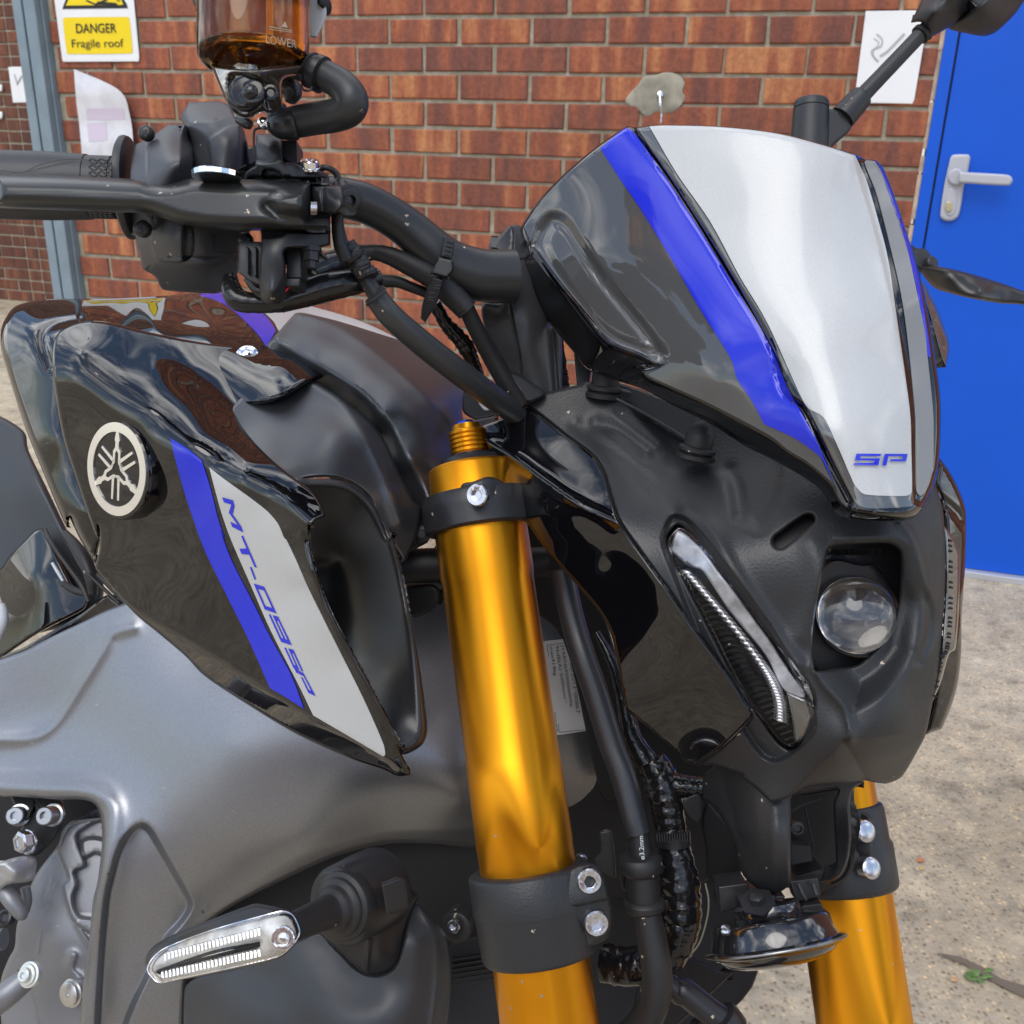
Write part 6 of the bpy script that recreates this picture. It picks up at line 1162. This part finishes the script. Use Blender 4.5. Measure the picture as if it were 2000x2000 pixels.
def cross(x, y, z, r, par):
    o = part('screw', join(face_lathe(x, y, z, [(-r*.7, r*.95), (0, r), (r*.2, r*.95), (r*.4, r*.75), (r*.5, r*.4), (r*.52, .1)], -.1, 0, 28)), MS, par)
    part('cross_slot', join(face_lathe(x, y, z, [(r*.4, r*.1), (r*.58, r*.1)], -.1, 0, 4), *[prism([(x-a, y-b, z-r*.6*z/FX), (x+a, y-b, z-r*.6*z/FX), (x+a, y+b, z-r*.6*z/FX), (x-a, y+b, z-r*.6*z/FX)], (0, 0, .001)) for a, b in ((r*.5, r*.13), (r*.13, r*.5))]), MDK, o, smooth=False)
cross(*q1('RR', 712, 1148), .482, 17, hou); cross(*q1('RR', 733, 668), .505, 15, hou); cross(*q1('RR', 1232, 1205), .482, 15, hou)
lev_o = q('T', [(-60, 1312, 'c'), (450, 1325), (900, 1345), (1050, 1356), (1150, 1383), (1280, 1378), (1400, 1352), (1500, 1345), (1932, 1355)]) + q('U', [(1000, 1372), (1125, 1375, 'c'), (1130, 1400), (1000, 1400, 'c'), (990, 1640, 'c'), (1140, 1640, 'c'), (1142, 1742, 'c'), (600, 1742), (400, 1738), (200, 1724), (0, 1690)]) + q('T', [(1250, 1655), (1100, 1612), (900, 1604), (500, 1588), (-60, 1568, 'c')])
lev_c = q('T', [(-60, 1320, .464), (-60, 1560, .463), (900, 1340, .461), (900, 1600, .460), (1932, 1355, .452), (1932, 1740, .451), (1400, 1550, .456)]) + q('U', [(1130, 1400, .449), (1130, 1700, .449)])
lever = part('brake_lever', relief(lev_o, lev_c, rnd=(30, .020), thick=.008, cell=5.5, feats=[f_dish(q('U', [(650, 1500), (720, 1440), (850, 1405), (1000, 1400), (1020, 1640), (850, 1640), (720, 1600)]), -.006, 26), f_ridge(q('U', [(660, 1560), (760, 1640), (900, 1655), (1000, 1650)]), .003, 10)]), mat('satin dark lever', (.034, .036, .037), .3, metal=.35, bump=.06, bscale=600, dust=2.6))
part('lever_spring', join(*[tube([(*q1('U', 1000+i*12, 1530), .446, 2), (*q1('U', 1000+i*12, 1570), .444, 2), (*q1('U', 1000+i*12, 1615), .447, 2)], seg=8) for i in range(4)]), MST, lever)
mc = part('master_cylinder', relief(q('U', [(490, 1420, 'c'), (492, 1330), (520, 1285), (575, 1252, 'c'), (578, 1010, 'c'), (780, 1008, 'c'), (786, 1215), (850, 1225), (960, 1262), (1100, 1300), (1130, 1330), (1135, 1420), (1140, 1500), (1140, 1850, 'c'), (1060, 1872, 'c'), (1060, 1880), (810, 1880), (800, 2000), (790, 2270), (620, 2270), (610, 2000), (612, 1740), (490, 1700, 'c')]),
     q('U', [(500, 1340, .482), (580, 1010, .478), (780, 1010, .478), (680, 1100, .464), (700, 1230, .462), (1120, 1340, .475), (900, 1300, .462), (1130, 1800, .475), (700, 1900, .458), (700, 2200, .458), (620, 2200, .468), (790, 2200, .468), (950, 1800, .465), (800, 1500, .465)]), rnd=(5, .004), thick=.02, cell=5,
     feats=[f_step(q('U', [(560, 1000), (800, 1000), (800, 1190), (570, 1220)]), .004, 8), f_step(q('U', [(640, 1285), (720, 1290), (780, 1345), (640, 1345)]), .004, 5), f_step(q('U', [(535, 1335), (1130, 1360), (1130, 1420), (535, 1420)]), .006, 5), f_step(q('U', [(600, 1700), (1180, 1700), (1180, 1755), (820, 1755), (770, 1785), (600, 1790)]), .006, 7)]), MCL)
part('banjo_bolt', lathe((*q1('U', 985, 1262), .468), (*q1('U', 982, 1200), .466), [(-4, 22), (0, 22), (1, 19), (12, 19), (14, 17), (14, 10), (8, 9)], 12), MCH, mc)
part('adjuster_wheel', lathe((*q1('U', 283, 1348), .455), (*q1('U', 283, 1290), .4548), [(0, 44)]+[(1, 47), (10, 48), (12, 46), (13, 40), (13.5, 5)], 20), MCH, mc, sharp=12)
part('brake_pipe', tube(q('U', [(1070, 1262, .470, 22), (1130, 1270, .470, 22), (1185, 1310, .472, 24), (1205, 1390, .474, 26), (1210, 1450, .476, 26)]), seg=16), MS, mc)
part('lever_pivot', join(relief(q('U', [(1000, 1405), (1040, 1400, 'c'), (1150, 1400), (1230, 1405), (1235, 1550), (1190, 1605), (1150, 1615), (1040, 1612, 'c'), (1000, 1600)]), q('U', [(1000, 1400, .462), (1230, 1405, .458), (1040, 1610, .462), (1180, 1500, .449)]), rnd=(6, .006), thick=.014, cell=5, feats=[f_ridge(q('U', [(1095, 1405), (1085, 1500), (1095, 1610)]), .002, 4)])), MS, mc)
part('banjo_fitting', join(tube(q('U', [(1215, 1400, .474, 60), (1240, 1500, .470, 78), (1235, 1620, .472, 68)]), seg=20), lathe((*q1('U', 1270, 1510), .470), (*q1('U', 1340, 1525), .462), [(-6, 30), (2, 31), (6, 30), (8, 24), (14, 23), (16, 20), (16, 11), (8, 10), (8, 1)], 32), tube(q('U', [(1200, 1600, .478, 42), (1195, 1720, .480, 46), (1215, 1850, .482, 50), (1260, 1960, .485, 52)]), seg=18)), MCL, mc)
part('lower_bolt', lathe((*q1('U', 1000, 1870), .47), (*q1('U', 998, 1960), .47), [(0, 20), (8, 20), (9, 16), (26, 16), (27, 11), (40, 10)], 6), MS, mc)
part('switch_connector', join(prism([p+(.470,) for p in q('RR', [(1200, 1225), (1215, 1212), (1310, 1215), (1320, 1250), (1320, 1400), (1510, 1400), (1505, 1440), (1320, 1440), (1250, 1410), (1200, 1370)])], (0, 0, .02)), prism([p+(.466,) for p in q('RR', [(1235, 1240), (1250, 1240), (1250, 1380), (1235, 1370)])], (0, 0, .004)), prism([p+(.466,) for p in q('RR', [(1275, 1240), (1290, 1240), (1290, 1390), (1275, 1390)])], (0, 0, .004)), prism([p+(.472,) for p in q('RR', [(1440, 1240), (1515, 1240), (1515, 1400), (1440, 1400)])], (0, 0, .015))), MS, mc, bevel=.0012)
sag = part('connector_boot', join(tube(q('RR', [(1160, 1390, .49, 34), (1165, 1450, .488, 50), (1200, 1510, .486, 56), (1300, 1525, .486, 50), (1400, 1520, .487, 52), (1500, 1490, .49, 64), (1620, 1450, .495, 72), (1750, 1425, .50, 66), (1900, 1400, .51, 52)]), seg=24, wr=.03), tube(q('RR', [(1470, 1430, .505, 60), (1560, 1380, .51, 66), (1680, 1330, .52, 62), (1800, 1300, .53, 50)]), seg=20, wr=.04), tube(q('RR', [(1250, 1400, .48, 26), (1300, 1460, .478, 30), (1370, 1500, .478, 28)]), seg=16)), mat('glossy black vinyl boot', (.01, .01, .011), .22, bump=.5, bscale=120, dust=.5))
part('signal_wire', join(*[tube(q('RR', [(1380+k*7, 1515-k*4, .474, 5), (1410+k*8, 1480-k*4, .471, 5.5), (1440+k*6, 1445-k*3, .473, 5)]), seg=10) for k in range(4)]), MRED, sag)
# reservoir ------------------------------------------------------------------
rx, rz = 350+562*.2588, .452
def ylathe(x, y0, z, prof, seg=64): return lathe((x, y0, z), (x, y0-100, z-.0), prof, seg)
res = part('brake_reservoir', join(ylathe(rx, 117, rz, [(-9, 60), (-8, 92), (-5, 101), (0, 105), (8, 106.5), (60, 107), (330, 108), (331, 103.5), (60, 102.5), (4, 101), (0, 96), (-3, 60)], 72)), MSM)
part('brake_fluid', ylathe(rx, 112, rz, [(0, 98), (2, 101.5), (200, 101.8), (200, 20)], 64), mat('amber fluid', (.8, .45, .09), .02, trans=.96, ior=1.38), res)
part('reservoir_cap', ylathe(rx, 0, rz, [(95, 112), (96, 118), (140, 118), (142, 100)], 48), MS, res)
part('reservoir_neck', relief(q('U', [(235, 488, 'c'), (560, 520), (960, 478, 'c'), (900, 560), (790, 600), (776, 700), (776, 800), (730, 858), (640, 850), (590, 862), (560, 884), (480, 884), (410, 850), (350, 760), (300, 650)]), q('U', [(235, 490, .45), (960, 480, .45), (570, 500, .415), (480, 880, .44), (770, 800, .445), (560, 700, .424)]), rnd=(7, .006), thick=.006, cell=5, feats=[f_dish(q('U', [(360, 560), (500, 540), (620, 600), (640, 720), (600, 820), (480, 840), (380, 760)]), .006, 12)]), mat('dark smoked plastic', (.06, .045, .03), .06, coat=.8, trans=.55, ior=1.4), res)
part('mount_grommet', join(face_lathe(*q1('U', 500, 700), .424, [(-10, 34), (2, 35), (5, 31), (6, 24)], -.15, 0, 40), face_lathe(*q1('U', 550, 705), .419, [(-6, 26), (3, 26), (5, 22), (6, 15), (12, 14), (16, 10), (18, 4), (18.3, .5)], -.15, 0, 36), face_lathe(*q1('U', 690, 700), .422, [(-8, 14), (3, 15), (4, 10), (0, 7)], .1, 0, 24)), mat('glossy black rubber', (.008, .008, .009), .12), res)
rmk = lambda x, y: rz-np.sqrt(np.maximum((107.6*rz/FX)**2-((np.asarray(x)-rx)*rz/FX*.95)**2, 0))+.0002
part('reservoir_lettering', join(text2d('LOWER', q1('U', 655, 325), q1('U', 885, 365), q1('U', 655, 262), rmk, .0003), poly2d([q('U', p) for p in ([(675, 195), (850, 225), (850, 235), (675, 205)], [(680, 215), (855, 240), (855, 247), (680, 222)], [(770, 200), (800, 160), (820, 210)])], rmk, .0003)), mat('raised moulding', (.22, .16, .09), .2, coat=.5), res, smooth=False)
part('reservoir_hose', tube(q('U', [(900, 500, .46, 98), (1000, 530, .458, 106), (1120, 580, .455, 112), (1240, 655, .452, 118), (1305, 750, .450, 122), (1285, 825, .452, 122), (1180, 870, .458, 120), (1020, 895, .464, 118), (860, 925, .468, 114), (780, 935, .47, 105)]), seg=36, sub=10), mat('satin rubber hose', (.022, .023, .025), .42, bump=.15, bscale=1200, dust=.9), res)
part('hose_clamp', join(lathe((*q1('U', 985, 525), .4565), (*q1('U', 1110, 580), .4545), [(0, 30), (1, 33.5), (6, 33.8), (7, 31), (16, 32), (17, 34.6), (30, 35), (31, 32)], 40), tube(q('U', [(920, 640, .45, 8), (940, 680, .448, 9), (985, 680, .447, 9), (1000, 660, .448, 9)]), seg=8)), MS, res)
part('hose_elbow', join(tube(q('U', [(700, 940, .47, 60), (760, 950, .468, 92), (850, 945, .466, 112), (880, 940, .466, 108)]), seg=24), tube(q('U', [(740, 790, .47, 70), (730, 880, .47, 72), (730, 990, .472, 60)]), seg=20), tube(q('U', [(830, 620, .475, 70), (850, 700, .475, 78), (840, 770, .475, 40)]), seg=20)), MS, res)
part('mount_bolt', join(face_lathe(*q1('U', 634, 930), .46, [(-6, 11), (2, 11.5), (7, 10), (10, 6), (11, .5)], 0, .5, 24)), MCH, res)
part('mount_bracket', join(tube(q('U', [(570, 1170, .462, 9), (562, 1090, .461, 10), (566, 990, .461, 10), (600, 968, .461, 10), (670, 968, .461, 10), (676, 930, .462, 9)]), seg=10), tube(q('U', [(450, 900, .475, 34), (510, 930, .472, 42), (545, 950, .472, 30)]), seg=16), prism([p+(.478,) for p in q('U', [(780, 1060), (885, 1060), (890, 1225), (790, 1215)])], (0, 0, .015))), MS, res)
part('bracket_plate', relief(q('U', [(985, -60, 'c'), (1105, -60, 'c'), (1112, 115), (1075, 210), (1038, 285, 'c'), (985, 280, 'c')]), q('U', [(985, -50, .475), (1105, -50, .475), (1038, 285, .475)]), rnd=(3, .002), thick=.003), mat('weathered grey plate', (.42, .44, .44), .4, dust=6), res)
part('plate_nut', join(lathe((*q1('U', 1100, 50), .478), (*q1('U', 1140, 52), .477), [(-2, 15), (6, 15), (9, 10), (10, 1)], 24), face_lathe(*q1('U', 1068, 15), .473, [(-2, 7), (2, 7), (4, 3)], 0, 0, 16)), MDK, res)
part('side_boss', relief(q('T', [(1440, -60), (1450, 0), (1480, 60), (1500, 75), (1500, -60)]), q('T', [(1440, -50, .46), (1500, 0, .46), (1490, 70, .46)]), rnd=(3, .003), thick=.01), MS, res)
# ---------------------------------------------------------------- mirror and clutch lever on the far side
mir = part('mirror', join(relief(q('N', [(1355, 205), (1500, 110), (1560, 60), (1700, -60), (2100, -420), (2350, -400), (2200, -100), (1990, -40), (1925, 20), (1860, 110), (1740, 228), (1680, 262), (1620, 273), (1500, 252)]), q('N', [(1360, 205, .80), (1620, 270, .80), (1900, 0, .80), (1650, 130, .775), (2200, -300, .80), (1900, -200, .77)]), rnd=(9, .008), thick=.02, cell=7)), MM)
part('mirror_boot', relief(q('N', [(1078, 172, 'c'), (1165, -20), (1230, -160), (1560, -160), (1500, 30), (1515, 90), (1440, 155), (1355, 212), (1250, 270), (1178, 306, 'c'), (1205, 240), (1160, 170)]), q('N', [(1080, 172, .785), (1180, 300, .785), (1200, -50, .79), (1250, 80, .76), (1400, -50, .755), (1500, 60, .78), (1350, 200, .785)]), rnd=(7, .006), thick=.01, cell=6), MM, mir)
part('mirror_stem', join(tube(q('N', [(560, 890, .785, 100), (600, 845, .785, 98), (700, 735, .785, 88), (712, 722, .785, 80), (716, 718, .785, 62), (1000, 420, .785, 57), (1170, 240, .785, 56), (1260, 140, .785, 54)]), seg=32), face_lathe(*q1('N', 560, 870), .785, [(-10, 2), (0, 2)], 0, 0, 8)), MM, mir)
part('mirror_mount', join(lathe((*q1('N', 305, 1250), .785), (*q1('N', 328, 760), .785), [(0, 37), (108, 34.5), (109, 32.5), (110, 32.5), (111, 34), (122, 33.5), (126, 31), (128, 26), (129, 1)], 40), relief(q('N', [(450, 822, 'c'), (565, 828), (625, 895, 'c'), (618, 985), (490, 1105), (440, 1200), (400, 1200), (420, 900)]), q('N', [(450, 822, .78), (620, 900, .78), (450, 1150, .78)]), rnd=(5, .004), thick=.02)), MM, mir)
part('mirror_post', tube([(1578, 330, .785, 33), (1574, 400, .782, 33), (1568, 480, .775, 34)], seg=24), MM, mir)
part('mirror_collar', lathe((*q1('N', 1150, 262), .785), (*q1('N', 1190, 222), .785), [(-3, 16), (-2, 19), (6, 19), (7, 16)], 24), MDK, mir)
clu = part('clutch_lever', relief(q('Z', [(1372, 1440), (1470, 1437), (1600, 1462), (1750, 1505), (1932, 1570), (2080, 1640), (2060, 1690), (1932, 1645), (1800, 1635), (1650, 1610), (1500, 1572), (1445, 1548), (1400, 1500)]), q('Z', [(1380, 1450, .78), (1700, 1500, .76), (1700, 1560, .745), (1500, 1500, .755), (1800, 1630, .76), (2060, 1660, .76), (1450, 1550, .775)]), rnd=(9, .008), thick=.01, cell=6), mat('satin clutch lever', (.035, .034, .033), .3, metal=.4, dust=1.2))
part('lever_mount', join(face_lathe(1800, 506, .785, [(-30, 22), (0, 22), (4, 20), (6, 14), (6, 1)], .3, .1), face_lathe(1822, 512, .78, [(-20, 13), (0, 13), (3, 10), (3, 1)], .4, .2)), MM, clu)
part('handlebar', tube([(1060, 545, .635, 42), (1120, 530, .645, 42), (1250, 470, .665, 40), (1400, 440, .70, 36), (1600, 460, .76, 33), (1760, 500, .80, 26), (1790, 508, .81, 18)], seg=28), MS)
# ---------------------------------------------------------------- below the picture: wheel and lower legs, so the bike stands on the ground
def torus(c, ax, Rm, rm, n=64, m_=16):
    ax = ax.normalized(); u_ = ax.cross(Vector((0, 0, 1))).normalized(); v_ = ax.cross(u_)
    V = []
    for i in range(n):
        a = 2*math.pi*i/n; d = u_*math.cos(a)+v_*math.sin(a)
        for j in range(m_):
            b_ = 2*math.pi*j/m_; V.append(c+d*(Rm+rm*math.cos(b_))+ax*(rm*math.sin(b_)))
    return V, [(i*m_+j, i*m_+(j+1) % m_, ((i+1) % n)*m_+(j+1) % m_, ((i+1) % n)*m_+j) for i in range(n) for j in range(m_)]
lat = (W(fx2(2000), 2000, fz2(2000))-W(fx1(2000), 2000, fz1(2000))); lat.z = 0; lat.normalize()
e1_, e2_ = W(fx1(2100), 2100, fz1(2100)), W(fx2(2100), 2100, fz2(2100)); mid = (e1_+e2_)/2
dn = (e1_-W(fx1(900), 900, fz1(900))).normalized()
t_ = (mid.z-.30)/-dn.z; axl = mid+dn*t_
whl = part('front_wheel', torus(axl, lat, .245, .055), MR)
part('rim', torus(axl, lat, .205, .018), MGD, whl)
part('hub', ([axl+lat*s_*.06+(Vector((0, 0, 1))*math.cos(a)+lat.cross(Vector((0, 0, 1)))*math.sin(a))*.035 for s_ in (-1, 1) for a in np.linspace(0, 2*math.pi, 25)[:-1]], [(k, (k+1) % 24, 24+(k+1) % 24, 24+k) for k in range(24)]), MS, whl)
for p_ in (e1_, e2_):
    b_ = p_+dn*t_; u_ = dn.cross(lat).normalized()
    part('lower_fork_tube', ([o_+(lat*math.cos(a)+u_*math.sin(a))*.021 for o_ in (p_-dn*.03, b_+dn*.03) for a in np.linspace(0, 2*math.pi, 25)[:-1]], [(k, (k+1) % 24, 24+(k+1) % 24, 24+k) for k in range(24)]), MST)
